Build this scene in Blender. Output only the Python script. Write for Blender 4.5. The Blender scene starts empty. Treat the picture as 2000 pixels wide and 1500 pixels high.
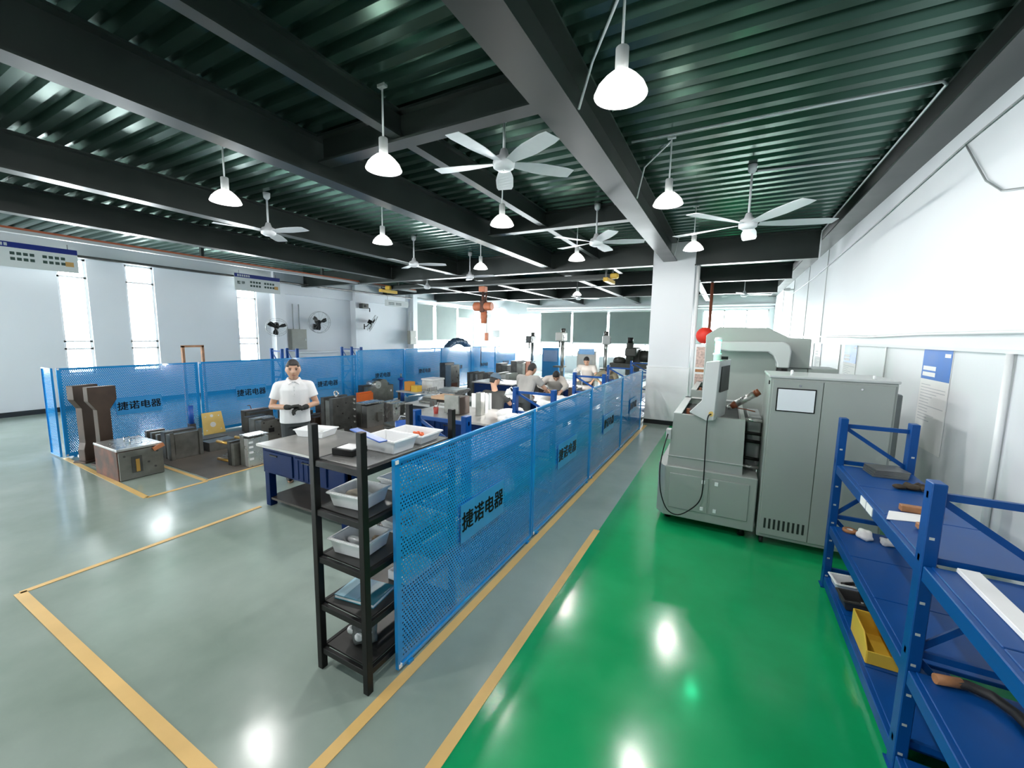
import bpy, bmesh, math, random
from mathutils import Vector, Matrix, Quaternion
random.seed(7)
S = bpy.context.scene
C = S.collection
PI = math.pi

# ---------------------------------------------------------------- camera, world, exposure
CAM_YAW, CAM_PITCH, CAM_ROLL = -0.485443, 0.120051, 0.016681
_f = Vector((math.sin(CAM_YAW)*math.cos(CAM_PITCH), math.cos(CAM_YAW)*math.cos(CAM_PITCH), -math.sin(CAM_PITCH)))
_r = Vector((math.cos(CAM_YAW), -math.sin(CAM_YAW), 0)); _u = _r.cross(_f)
_R = math.cos(CAM_ROLL)*_r + math.sin(CAM_ROLL)*_u
_U = -math.sin(CAM_ROLL)*_r + math.cos(CAM_ROLL)*_u
cd = bpy.data.cameras.new('camera'); cam = bpy.data.objects.new('camera', cd); C.objects.link(cam)
m = Matrix((( _R.x, _U.x, -_f.x, 0), (_R.y, _U.y, -_f.y, 0), (_R.z, _U.z, -_f.z, 2.0), (0, 0, 0, 1)))
cam.matrix_world = m
cd.sensor_fit = 'HORIZONTAL'; cd.sensor_width = 36.0; cd.lens = 793.24*36/2000
cd.clip_start = 0.05; cd.clip_end = 300
S.camera = cam

W = bpy.data.worlds.new('World'); S.world = W; W.use_nodes = True
bg = W.node_tree.nodes['Background']
bg.inputs['Color'].default_value = (0.95, 0.98, 1.0, 1); bg.inputs['Strength'].default_value = 24.0   # overcast sky
S.view_settings.view_transform = 'Standard'; S.view_settings.look = 'None'
S.view_settings.gamma = 1.0; S.view_settings.use_curve_mapping = False
S.view_settings.exposure = 0.56
LAMP_W = 40.0
S.cycles.use_denoising = True
S.cycles.max_bounces = 8
S.cycles.diffuse_bounces = 4
S.cycles.transparent_max_bounces = 24
S.cycles.sample_clamp_indirect = 8.0

# ---------------------------------------------------------------- materials
MATS = {}
def mat(name, col, rough=0.5, metal=0.0, vary=0.06, scale=6.0, bump=0.0, bscale=60.0, emit=None, rvary=0.08, spec=0.5, coat=0.0, sss=None):
    if name in MATS: return MATS[name]
    M = bpy.data.materials.new(name); M.use_nodes = True; MATS[name] = M
    nt = M.node_tree; b = nt.nodes['Principled BSDF']; N = nt.nodes.new; L = nt.links.new
    b.inputs['Roughness'].default_value = rough; b.inputs['Metallic'].default_value = metal
    b.inputs['Specular IOR Level'].default_value = spec; b.inputs['Coat Weight'].default_value = coat
    tc = N('ShaderNodeTexCoord'); n = N('ShaderNodeTexNoise'); n.inputs['Scale'].default_value = scale; n.inputs['Detail'].default_value = 4
    L(tc.outputs['Object'], n.inputs['Vector'])
    r = N('ShaderNodeValToRGB'); c = Vector(col[:3])
    r.color_ramp.elements[0].position = .3; r.color_ramp.elements[1].position = .7
    r.color_ramp.elements[0].color = (*[max(0, x*(1-vary)) for x in c], 1)
    r.color_ramp.elements[1].color = (*[min(1, x*(1+vary)) for x in c], 1)
    L(n.outputs['Fac'], r.inputs['Fac']); L(r.outputs['Color'], b.inputs['Base Color'])
    if rvary:
        mr = N('ShaderNodeMapRange'); mr.inputs['To Min'].default_value = max(.02, rough-rvary); mr.inputs['To Max'].default_value = min(1, rough+rvary)
        L(n.outputs['Fac'], mr.inputs['Value']); L(mr.outputs['Result'], b.inputs['Roughness'])
    if bump:
        n2 = N('ShaderNodeTexNoise'); n2.inputs['Scale'].default_value = bscale; n2.inputs['Detail'].default_value = 3
        L(tc.outputs['Object'], n2.inputs['Vector'])
        bp = N('ShaderNodeBump'); bp.inputs['Strength'].default_value = bump; bp.inputs['Distance'].default_value = .01
        L(n2.outputs['Fac'], bp.inputs['Height']); L(bp.outputs['Normal'], b.inputs['Normal'])
    if emit:
        b.inputs['Emission Color'].default_value = (*emit[:3], 1); b.inputs['Emission Strength'].default_value = emit[3]
    return M

def mat_worn(name, c1, c2, rough=.4, metal=.6, scale=5.0, thr=.5):     # two-tone wear: rust on steel and the like
    if name in MATS: return MATS[name]
    M = mat(name, c1, rough, metal, vary=.2, scale=scale)
    nt = M.node_tree
    r = [n for n in nt.nodes if n.type == 'VALTORGB'][0]
    r.color_ramp.elements[0].color = (*c1, 1); r.color_ramp.elements[1].color = (*c2, 1)
    r.color_ramp.elements[0].position = thr-.12; r.color_ramp.elements[1].position = thr+.12
    return M

WHITE = mat('white_paint_wall', (.72, .74, .77), .55, vary=.015, scale=1.3, bump=.05, bscale=30)
COLW = mat('white_paint_pillar', (.74, .76, .79), .5, vary=.015, scale=1.5)
DECK = mat('galvanised_deck', (.050, .105, .082), .23, metal=.75, vary=.10, scale=1.2, rvary=.03)
BEAM = mat('dark_green_grey_beam_paint', (.022, .030, .027), .34, vary=.12, scale=2)
BLACK = mat('black_paint', (.006, .006, .006), .4, vary=.1, spec=.3)
BASEB = mat('black_baseboard_paint', (.012, .014, .014), .35)
FENCE = mat('blue_fence_paint', (.015, .28, .68), .14, vary=.05, scale=2, rvary=.05, coat=.3)
FENCEP = mat('blue_sign_plate', (.05, .30, .65), .22, vary=.04)
RACKB = mat('blue_rack_paint', (.001, .06, .25), .38, vary=.08, scale=3, spec=.3)
BENCHB = mat('blue_bench_paint', (.0, .014, .075), .45, vary=.1, spec=.12)
STEEL = mat('ground_steel', (.40, .40, .38), .3, metal=.85, vary=.12, scale=8)
DSTEEL = mat('dark_oiled_steel', (.10, .10, .095), .38, metal=.7, vary=.25, scale=7, bump=.05)
MSTEEL = mat('mid_grey_mold_steel', (.22, .22, .20), .36, metal=.75, vary=.2, scale=7, bump=.04)
BSTEEL = mat('bright_milled_steel', (.62, .62, .60), .28, metal=.8, vary=.08, scale=9)
RUST = mat_worn('rusty_steel', (.16, .055, .03), (.07, .045, .035), .6, .2, 6)
BROWNST = mat('brown_primer_steel', (.055, .036, .026), .5, metal=.3, vary=.3, scale=4)
ORANGE = mat('orange_paint', (.75, .16, .03), .4, vary=.08)
YELLOW = mat('yellow_paint', (.80, .50, .06), .4, vary=.06)
YELPLATE = mat('pale_yellow_plate', (.78, .55, .16), .45, vary=.06)
GOLD = mat('brass_pin', (.65, .38, .10), .35, metal=.7)
WPLAS = mat('white_plastic', (.86, .87, .88), .32, vary=.02, rvary=.03)
PAPER = mat('white_paper', (.86, .86, .86), .7, vary=.02)
CLOTH = mat('white_rag_cloth', (.80, .78, .76), .85, vary=.08, scale=14, bump=.4, bscale=20)
MACH = mat('machine_grey_paint', (.34, .37, .35), .3, vary=.03, scale=2, rvary=.04)
MACHL = mat('machine_light_paint', (.54, .56, .56), .32, vary=.02, scale=2, rvary=.04)
RUBBER = mat('black_rubber', (.015, .015, .016), .6)
CHROME = mat('chrome', (.75, .75, .75), .15, metal=1.0, vary=.03)
WOODM = mat('brown_wood', (.38, .17, .07), .55, vary=.25, scale=12)
GREYP = mat('grey_plastic', (.25, .27, .27), .45)
LGREY = mat('light_grey_paint', (.50, .52, .52), .45, vary=.03)
BLIND = mat('grey_green_roller_blind', (.22, .26, .25), .75, vary=.05, scale=2)
WFRAME = mat('white_window_frame', (.84, .85, .86), .4, vary=.02)
GLASSY = mat('clear_plastic_wrap', (.70, .72, .73), .2, vary=.1, scale=10, bump=.3, bscale=14)
SKIN = mat('skin', (.52, .30, .20), .5, vary=.06, scale=10)
HAIR = mat('black_hair', (.012, .010, .009), .55, vary=.3, scale=30, bump=.5, bscale=120)
SHIRTW = mat('white_shirt_fabric', (.82, .82, .83), .85, vary=.02, bump=.15, bscale=14)
TROUS = mat('charcoal_trousers_fabric', (.045, .052, .055), .85, vary=.1)
GLOVE = mat('black_knit_glove', (.012, .014, .013), .8, vary=.2, bump=.3, bscale=160)
YLINE = mat('yellow_floor_tape', (.80, .52, .19), .4, vary=.08, scale=3)

# floor: one epoxy material, grey-green with glossy patches; the green zone is a second coat
def epoxy(name, col, col2):
    M = bpy.data.materials.new(name); M.use_nodes = True; MATS[name] = M
    nt = M.node_tree; b = nt.nodes['Principled BSDF']; N = nt.nodes.new; L = nt.links.new
    tc = N('ShaderNodeTexCoord')
    n = N('ShaderNodeTexNoise'); n.inputs['Scale'].default_value = .9; n.inputs['Detail'].default_value = 6; n.inputs['Roughness'].default_value = .6
    L(tc.outputs['Object'], n.inputs['Vector'])
    r = N('ShaderNodeValToRGB'); r.color_ramp.elements[0].position = .35; r.color_ramp.elements[1].position = .68
    r.color_ramp.elements[0].color = (*col, 1); r.color_ramp.elements[1].color = (*col2, 1)
    L(n.outputs['Fac'], r.inputs['Fac']); L(r.outputs['Color'], b.inputs['Base Color'])
    mr = N('ShaderNodeMapRange'); mr.inputs['From Min'].default_value = .3; mr.inputs['From Max'].default_value = .7
    mr.inputs['To Min'].default_value = .10; mr.inputs['To Max'].default_value = .26
    L(n.outputs['Fac'], mr.inputs['Value']); L(mr.outputs['Result'], b.inputs['Roughness'])
    n2 = N('ShaderNodeTexNoise'); n2.inputs['Scale'].default_value = 3.0; n2.inputs['Detail'].default_value = 2
    L(tc.outputs['Object'], n2.inputs['Vector'])
    bp = N('ShaderNodeBump'); bp.inputs['Strength'].default_value = .12; bp.inputs['Distance'].default_value = .012
    L(n2.outputs['Fac'], bp.inputs['Height']); L(bp.outputs['Normal'], b.inputs['Normal'])
    b.inputs['Specular IOR Level'].default_value = .6
    return M
FLOOR = epoxy('grey_green_epoxy', (.27, .345, .30), (.35, .425, .38))
GREEN = epoxy('green_epoxy', (.006, .32, .10), (.009, .40, .135))

# ---------------------------------------------------------------- mesh helpers
class MB:
    def __init__(s): s.v = []; s.f = []; s.sm = []
    def add(s, vs, fs, smooth=False):
        o = len(s.v); s.v += [tuple(p) for p in vs]; s.f += [tuple(i+o for i in f) for f in fs]; s.sm += [smooth]*len(fs); return s
    def box(s, x0, x1, y0, y1, z0, z1):
        if x0 > x1: x0, x1 = x1, x0
        if y0 > y1: y0, y1 = y1, y0
        if z0 > z1: z0, z1 = z1, z0
        v = [(x0,y0,z0),(x1,y0,z0),(x1,y1,z0),(x0,y1,z0),(x0,y0,z1),(x1,y0,z1),(x1,y1,z1),(x0,y1,z1)]
        return s.add(v, [(3,2,1,0),(4,5,6,7),(0,1,5,4),(1,2,6,5),(2,3,7,6),(3,0,4,7)])
    def cbox(s, cx, cy, z0, dx, dy, dz, rz=0.0):
        c, sn = math.cos(rz), math.sin(rz)
        v = []
        for z in (z0, z0+dz):
            for a, b in ((-1,-1),(1,-1),(1,1),(-1,1)):
                x, y = a*dx/2, b*dy/2; v.append((cx+x*c-y*sn, cy+x*sn+y*c, z))
        return s.add(v, [(3,2,1,0),(4,5,6,7),(0,1,5,4),(1,2,6,5),(2,3,7,6),(3,0,4,7)])
    def bar(s, p, q, w, h=None, up=(0,0,1)):                  # box-section bar from p to q
        h = h or w; p, q = Vector(p), Vector(q); d = (q-p).normalized(); u = Vector(up)
        if abs(d.dot(u)) > .98: u = Vector((1,0,0))
        a = d.cross(u).normalized(); b = a.cross(d).normalized()
        v = [o+a*(i*w/2)+b*(j*h/2) for o in (p, q) for i, j in ((-1,-1),(1,-1),(1,1),(-1,1))]
        return s.add(v, [(3,2,1,0),(4,5,6,7),(0,1,5,4),(1,2,6,5),(2,3,7,6),(3,0,4,7)])
    def cyl(s, p, q, r, n=12, r2=None, cap=True):
        p, q = Vector(p), Vector(q); d = (q-p).normalized(); u = Vector((0,0,1)) if abs(d.z) < .9 else Vector((1,0,0))
        a = d.cross(u).normalized(); b = a.cross(d); r2 = r if r2 is None else r2
        v = [p+(a*math.cos(t)+b*math.sin(t))*r for t in (2*PI*i/n for i in range(n))] + [q+(a*math.cos(t)+b*math.sin(t))*r2 for t in (2*PI*i/n for i in range(n))]
        s.add(v, [(i, i+n, (i+1) % n+n, (i+1) % n) for i in range(n)], True)
        if cap:
            o = len(s.v)-2*n; s.f += [tuple(o+i for i in range(n)), tuple(o+n+i for i in reversed(range(n)))]; s.sm += [False]*2
        return s
    def tube(s, pts, r, n=8):
        pts = [Vector(p) for p in pts]; rings = []; a = None
        for i, p in enumerate(pts):
            d = (pts[min(i+1, len(pts)-1)]-pts[max(i-1, 0)]).normalized()
            if a is None:
                u = Vector((0,0,1)) if abs(d.z) < .9 else Vector((1,0,0)); a = d.cross(u).normalized()
            else: a = (a-d*a.dot(d)).normalized()
            b = a.cross(d); rr = r[i] if isinstance(r, (list, tuple)) else r
            rings.append([p+(a*math.cos(2*PI*k/n)+b*math.sin(2*PI*k/n))*rr for k in range(n)])
        v = [x for g in rings for x in g]; fs = []
        for i in range(len(rings)-1):
            for k in range(n): fs.append((i*n+k, (i+1)*n+k, (i+1)*n+(k+1) % n, i*n+(k+1) % n))
        s.add(v, fs, True); o = len(s.v)-len(v)
        s.f += [tuple(o+k for k in range(n)), tuple(o+len(v)-n+k for k in reversed(range(n)))]; s.sm += [False]*2
        return s
    def lathe(s, prof, n=24, c=(0,0,0), close=False):        # prof: (r, z) up the z axis
        cx, cy, cz = c; v = []; fs = []; m_ = len(prof)
        for r, z in prof:
            for k in range(n): v.append((cx+r*math.cos(2*PI*k/n), cy+r*math.sin(2*PI*k/n), cz+z))
        for i in range(m_-1):
            for k in range(n): fs.append((i*n+k, i*n+(k+1) % n, (i+1)*n+(k+1) % n, (i+1)*n+k))
        s.add(v, fs, True)
        if close:
            o = len(s.v)-len(v); s.f += [tuple(o+k for k in reversed(range(n))), tuple(o+(m_-1)*n+k for k in range(n))]; s.sm += [False]*2
        return s
    def prism(s, poly, a0, a1, axis='y'):                    # poly in the other two axes, extruded along axis
        n = len(poly); v = []
        for a in (a0, a1):
            for p, q in poly: v.append({'y': (p, a, q), 'x': (a, p, q), 'z': (p, q, a)}[axis])
        s.add(v, [tuple(range(n)), tuple(range(2*n-1, n-1, -1))] + [(i, i+n, (i+1) % n+n, (i+1) % n) for i in range(n)]); return s
    def ball(s, c, r, n=12, m_=8, sq=(1,1,1)):
        prof = [(max(1e-4, math.sin(PI*i/m_))*r, -math.cos(PI*i/m_)*r) for i in range(m_+1)]
        o = len(s.v); s.lathe(prof, n)
        for i in range(o, len(s.v)):
            x, y, z = s.v[i]; s.v[i] = (c[0]+x*sq[0], c[1]+y*sq[1], c[2]+z*sq[2])
        return s
    def mesh(s, name, material, bev=0.0, seg=1):
        me = bpy.data.meshes.new(name); me.from_pydata(s.v, [], s.f)
        bm = bmesh.new(); bm.from_mesh(me)
        bm.faces.ensure_lookup_table()
        for f, q in zip(bm.faces, s.sm): f.smooth = q
        bmesh.ops.delete(bm, geom=[q for q in bm.verts if not q.link_faces], context='VERTS')
        bmesh.ops.recalc_face_normals(bm, faces=bm.faces)
        if bev:
            es = [e for e in bm.edges if len(e.link_faces) == 2 and e.calc_face_angle() > .6]
            bmesh.ops.bevel(bm, geom=es, offset=bev, segments=seg, affect='EDGES', clamp_overlap=True)
        bm.to_mesh(me); bm.free(); me.materials.append(material); me.update()
        return me
    def build(s, name, material, parent=None, bev=0.0, seg=1):
        o = bpy.data.objects.new(name, s.mesh(name, material, bev, seg)); C.objects.link(o)
        if parent is not None: o.parent = parent
        return o

def tag(o, label, cat, group=None):
    o['label'] = label; o['category'] = cat
    if group: o['group'] = group
    return o
def thing(name, label, cat, loc=(0,0,0), rz=0.0, group=None):
    o = bpy.data.objects.new(name, None); C.objects.link(o); o.empty_display_size = .1
    o.location = loc; o.rotation_euler = (0, 0, rz)
    return tag(o, label, cat, group)
def struct(o): o['kind'] = 'structure'; return o
def link_mesh(name, me, parent=None, loc=(0,0,0), rot=(0,0,0), sc=(1,1,1)):
    o = bpy.data.objects.new(name, me); C.objects.link(o); o.location = loc; o.rotation_euler = rot; o.scale = sc
    if parent is not None: o.parent = parent
    return o
def clone(root, loc, rz=None, label=None, group=None):
    r = root.copy(); C.objects.link(r); r.location = loc
    if rz is not None: r.rotation_euler = (0, 0, rz)
    if label: r['label'] = label
    if group: r['group'] = group
    for ch in list(root.children):
        c = ch.copy(); C.objects.link(c); c.parent = r
        for g in list(ch.children):
            d = g.copy(); C.objects.link(d); d.parent = c
    return r
def text_mesh(body, size, material, depth=.001, bold=.0, align='CENTER'):
    cu = bpy.data.curves.new('lettering', 'FONT'); cu.body = body; cu.size = size; cu.align_x = align; cu.align_y = 'CENTER'
    cu.extrude = depth; cu.offset = bold; cu.resolution_u = 2
    o = bpy.data.objects.new('lettering_tmp', cu); C.objects.link(o)
    dg = bpy.context.evaluated_depsgraph_get(); me = bpy.data.meshes.new_from_object(o.evaluated_get(dg))
    bpy.data.objects.remove(o); bpy.data.curves.remove(cu)
    me.materials.clear(); me.materials.append(material); me.name = 'lettering'
    return me
# ================================================================ STRUCTURE
XL, XR, YN, YF, ZD = -14.0, 1.7, -5.0, 21.3, 4.08
# floor
fl = struct(MB().box(XL-.3, XR+.3, YN, YF+.3, -.2, 0).build('floor', FLOOR))
g = MB().box(-1.05, XR, YN, YF, 0, .002).build('green_coating', GREEN); g.parent = fl; g['label'] = 'glossy green painted aisle'
# painted lines are parts of the floor
def line(p, q, w=.06):
    MB().bar((p[0], p[1], .003), (q[0], q[1], .003), w, .003).build('yellow_line', YLINE, fl)
line((-1.54, -2), (-1.54, 9.5), .065); line((-1.07, -2), (-1.07, 3.97), .065)
line((-4.60, .80), (-1.58, .80), .065); line((-4.60, .80), (-4.60, 2.6), .05)
line((-6.0, 2.08), (-8.9, 2.16), .06); line((-6.0, 2.08), (-6.0, 2.72), .055); line((-6.03, 2.72), (-7.3, 2.72), .05)
line((-6.03, 2.72), (-6.15, 7.5), .05)
# ceiling deck: trapezoid ribs along x, pitch .215
P = .215; n = int((YF-YN)/P)+1
prof = []
for i in range(n):
    y = YN+i*P
    prof += [(y, ZD), (y+.085, ZD), (y+.115, ZD+.062), (y+.185, ZD+.062)]
v = []; f = []
for x in (XL-.3, XR+.3):
    v += [(x, y, z) for y, z in prof]
k = len(prof); f = [(i, i+1, k+i+1, k+i) for i in range(k-1)]
dk = struct(MB().add(v, f).build('ceiling', DECK))
slab = MB().box(XL-.3, XR+.3, YN, YF+.3, ZD+.075, ZD+.3).build('concrete_slab', LGREY, dk)

# walls
def wall_with_windows(name, axis, pos, th, a0, a1, z0, z1, wins, material=WHITE):
    # axis 'x': wall in the plane x=pos, runs along y; wins: (a0,a1,z0,z1) openings
    mb = MB(); cuts = sorted(set([a0, a1]+[w[0] for w in wins]+[w[1] for w in wins]))
    for s0, s1 in zip(cuts, cuts[1:]):
        mid = (s0+s1)/2; hole = [w for w in wins if w[0] < mid < w[1]]
        segs = [(z0, z1)] if not hole else [(z0, hole[0][2]), (hole[0][3], z1)]
        for p, q in segs:
            if q-p > .001:
                if axis == 'x': mb.box(pos, pos+th, s0, s1, p, q)
                else: mb.box(s0, s1, pos, pos+th, p, q)
    return struct(mb.build(name, material))
LW = [(3.60, 4.12, .87, 3.66), (4.84, 5.45, .87, 3.66), (7.56, 8.18, .95, 3.5), (-3.6, -3.0, .87, 3.66), (-1.9, -1.3, .87, 3.66), (1.1, 1.7, .87, 3.66)]
LW2 = [(15.9, 21.1, 1.0, 3.45)]
wl = wall_with_windows('wall_left', 'x', XL, -.3, YN, YF+.3, 0, ZD+.1, LW+LW2)
FWIN = [(-13.6, -1.75, .9, 3.22), (-1.15, 1.5, 1.0, 3.3)]
wf = wall_with_windows('wall_far', 'y', YF, .3, XL-.3, XR+.3, 0, ZD+.1, FWIN)
wr = struct(MB().box(XR, XR+.25, YN, YF+.3, 0, ZD+.1).build('wall_right', WHITE))
BW_FILL = [(-13, -9.5, .9, 3.4)]  # unseen window added in the back wall for ambient daylight
wb = wall_with_windows('wall_back', 'y', YN, -.25, XL-.3, XR+.3, 0, ZD+.1, BW_FILL)
# right wall: lower cladding ledge and panel joints
MB().box(XR-.03, XR, YN, YF, 1.93, 1.955).build('ledge', WHITE, wr)
for y in (3.95, 6.45, 8.75, 11.2, 13.6, 16.0, 18.4):
    MB().box(XR-.012, XR, y, y+.03, 0, 1.93).build('panel_joint', LGREY, wr)
for y in (10.6, 12.8, 15.5, 18.2):
    MB().box(XR-.012, XR, y, y+.025, 1.955, 3.85).build('panel_joint', LGREY, wr)
# left wall: columns, ledge
for y0, y1, d in ((8.62, 9.0, .28), (12.0, 12.75, .30), (15.45, 15.75, .35)):
    MB().box(XL, XL+d, y0, y1, 0, ZD).build('column', COLW, wl)
MB().box(XL, XL+.22, 9.0, 15.45, 1.20, 1.27).build('ledge', WHITE, wl)
MB().box(XL, XL+.15, 9.0, 15.45, 3.30, ZD).build('upper_beam', WHITE, wl)
MB().box(XL, XL+.15, YN, 8.62, 3.70, ZD).build('upper_beam', WHITE, wl)
bl = struct(MB().box(XL, XL+.02, YN, 8.62, 0, .11).build('baseboard_left', BASEB))
br = struct(MB().box(XR-.02, XR, YN, YF, 0, .11).build('baseboard_right', BASEB))
# windows
def window(n_, axis, pos, a0, a1, z0, z1, rows, cols, fw=.05):
    mb = MB()
    def B(p0, p1, q0, q1):
        if axis == 'x': mb.box(pos-.10, pos-.05, p0, p1, q0, q1)
        else: mb.box(p0, p1, pos+.05, pos+.10, q0, q1)
    B(a0, a0+fw, z0, z1); B(a1-fw, a1, z0, z1); B(a0, a1, z0, z0+fw); B(a0, a1, z1-fw, z1)
    for r in rows: B(a0, a1, r-.02, r+.02)
    for c in cols: B(c-.025, c+.025, z0, z1)
    return struct(mb.build('window_%d' % n_, WFRAME))
GL = bpy.data.materials.new('window_glass'); GL.use_nodes = True
_nt = GL.node_tree; _nt.nodes.remove(_nt.nodes['Principled BSDF'])
_t = _nt.nodes.new('ShaderNodeBsdfTransparent'); _g = _nt.nodes.new('ShaderNodeBsdfGlossy'); _g.inputs['Roughness'].default_value = .03
_m = _nt.nodes.new('ShaderNodeMixShader'); _m.inputs[0].default_value = .06
_nt.links.new(_t.outputs[0], _m.inputs[1]); _nt.links.new(_g.outputs[0], _m.inputs[2]); _nt.links.new(_m.outputs[0], _nt.nodes['Material Output'].inputs[0])
_t.inputs[0].default_value = (.93, .95, .95, 1)
def pane(parent, axis, pos, a0, a1, z0, z1):
    mb = MB()
    if axis == 'x': mb.box(pos-.078, pos-.072, a0, a1, z0, z1)
    else: mb.box(a0, a1, pos+.072, pos+.078, z0, z1)
    mb.build('pane', GL, parent)
wn = 0
for a0, a1, z0, z1 in LW:
    wn += 1; rows = [z0+.62, z0+.8, z1-.45]
    w = window(wn, 'x', XL, a0, a1, z0, z1, rows, [])
    zs = [z0]+rows+[z1]
    for p, q in zip(zs, zs[1:]): pane(w, 'x', XL, a0, a1, p+.02, q-.02)
    MB().box(XL-.1, XL+.04, a0-.05, a1+.05, z0-.04, z0).build('sill', WFRAME, w)
wn += 1; cs = [17.6, 19.4]
w = window(wn, 'x', XL, 15.9, 21.1, 1.0, 3.45, [1.62], cs)
for p, q in zip([15.9]+cs, cs+[21.1]):
    pane(w, 'x', XL, p+.02, q-.02, 1.05, 1.60); pane(w, 'x', XL, p+.02, q-.02, 1.64, 3.4)
wn += 1; cs = [-12.4, -10.9, -9.45, -7.55, -5.6, -3.7]
w = window(wn, 'y', YF, -13.6, -1.75, .9, 3.22, [1.62], cs)
for p, q in zip([-13.6]+cs, cs+[-1.75]):
    pane(w, 'y', YF, p+.02, q-.02, .95, 1.60); pane(w, 'y', YF, p+.02, q-.02, 1.64, 3.2)
far_win = w
wn += 1; cs = [-.25, .65]
w = window(wn, 'y', YF, -1.15, 1.5, 1.0, 3.3, [], cs)
for p, q in zip([-1.15]+cs, cs+[1.5]): pane(w, 'y', YF, p+.02, q-.02, 1.05, 3.25)
for a0, a1, z0, z1 in BW_FILL:
    wn += 1; w = window(wn, 'y', YN-.25, a0, a1, z0, z1, [1.6], [(a0+a1)/2])
    for p, q in ((a0, (a0+a1)/2), ((a0+a1)/2, a1)):
        pane(w, 'y', YN-.25, p+.03, q-.03, z0+.05, 1.57); pane(w, 'y', YN-.25, p+.03, q-.03, 1.63, z1-.05)
# portals guide daylight sampling through the openings (they emit nothing)
def portal(loc, rot, sx, sy):
    l = bpy.data.lights.new('window_portal', 'AREA'); l.shape = 'RECTANGLE'; l.size = sx; l.size_y = sy; l.cycles.is_portal = True
    o = bpy.data.objects.new('window_portal', l); C.objects.link(o); o.location = loc; o.rotation_euler = rot
for a0, a1, z0, z1 in LW+LW2: portal((XL-.2, (a0+a1)/2, (z0+z1)/2), (0, -PI/2, 0), z1-z0, a1-a0)
for a0, a1, z0, z1 in FWIN: portal(((a0+a1)/2, YF+.2, (z0+z1)/2), (-PI/2, 0, 0), a1-a0, z1-z0)
for a0, a1, z0, z1 in BW_FILL: portal(((a0+a1)/2, YN-.2, (z0+z1)/2), (PI/2, 0, 0), a1-a0, z1-z0)

# ---------------------------------------------------------------- beams
def ibeam(x0, x1, y0, y1, z0, z1, along, label, fl_t=.022, web=.014):
    mb = MB(); zf = z0+fl_t
    if along == 'y':
        xc = (x0+x1)/2
        mb.box(x0, x1, y0, y1, z0, zf); mb.box(x0, x1, y0, y1, z1-fl_t, z1); mb.box(xc-web/2, xc+web/2, y0, y1, zf, z1-fl_t)
    else:
        yc = (y0+y1)/2
        mb.box(x0, x1, y0, y1, z0, zf); mb.box(x0, x1, y0, y1, z1-fl_t, z1); mb.box(x0, x1, yc-web/2, yc+web/2, zf, z1-fl_t)
    return tag(mb.build('ceiling_beam', BEAM), label, 'beam')
ibeam(-1.40, -1.12, YN, 9.85, 3.67, ZD, 'y', 'wide dark steel ceiling beam running into the white pillar')
ibeam(-2.975, -2.865, YN, 12.3, 3.84, ZD, 'y', 'narrow dark runway beam left of the wide beam, ending at yellow crane carriage')
ibeam(-4.22, -4.02, YN, 9.8, 3.67, ZD, 'y', 'long dark steel beam lit by a lamp above the first workbench')
ibeam(-7.12, -6.92, YN, 9.8, 3.67, ZD, 'y', 'dark steel beam second nearest the left window wall')
ibeam(-9.65, -9.45, YN, 9.8, 3.67, ZD, 'y', 'dark steel beam nearest the left window wall')
ibeam(1.42, XR, YN, YF, 3.86, ZD, 'y', 'dark steel edge beam along top of the right white wall')
ibeam(-4.02, -1.40, 3.08, 3.24, 3.80, ZD, 'x', 'short dark cross beam in front of the ceiling near the nearest lamp')
ibeam(-4.02, -1.40, 6.58, 6.74, 3.80, ZD, 'x', 'short cross beam with lamplit underside above the workers')
ibeam(-.75, 1.42, 9.72, 9.92, 3.55, ZD, 'x', 'dark cross beam from the white pillar to the right wall')
ibeam(XL, -1.62, 9.72, 9.92, 3.60, ZD, 'x', 'long dark cross beam from the white pillar to the left wall')
for i, y in enumerate((13.6, 17.4)):
    ibeam(XL, 1.42, y, y+.2, 3.66, ZD, 'x', ('far dark cross beam just beyond the crane bridge', 'farthest dark cross beam before the window wall')[i])
for i, x in enumerate((-4.1, -7.0, -9.55)):
    ibeam(x-.1, x+.1, 9.92, YF, 3.67, ZD, 'y', ('far dark beam continuing above the middle of the hall', 'far dark beam continuing above the orange hoist', 'far dark beam continuing above the wrapped blue fence')[i])
ibeam(-1.05, -.85, 10.75, YF, 3.67, ZD, 'y', 'far dark beam behind the pillar over the machine aisle')

# ---------------------------------------------------------------- pillar
p = thing('pillar', 'tall square white pillar beside the grey machine', 'pillar', (-1.18, 10.25, 0)); p['kind'] = 'structure'
MB().box(-.44, .44, -.45, .45, .0, ZD).build('shaft', COLW, p, bev=.01)
MB().box(-.455, .455, -.465, .465, .10, 1.32).build('wainscot', WPLAS, p, bev=.004)
MB().box(-.462, .462, -.472, .472, 1.32, 1.345).build('trim_strip', WFRAME, p)
MB().box(-.462, .462, -.472, .472, 0, .10).build('skirting', BASEB, p)
MB().cyl((.50, -.40, 0), (.50, -.40, 3.55), .04, 12).build('downpipe', WPLAS, p)
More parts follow.
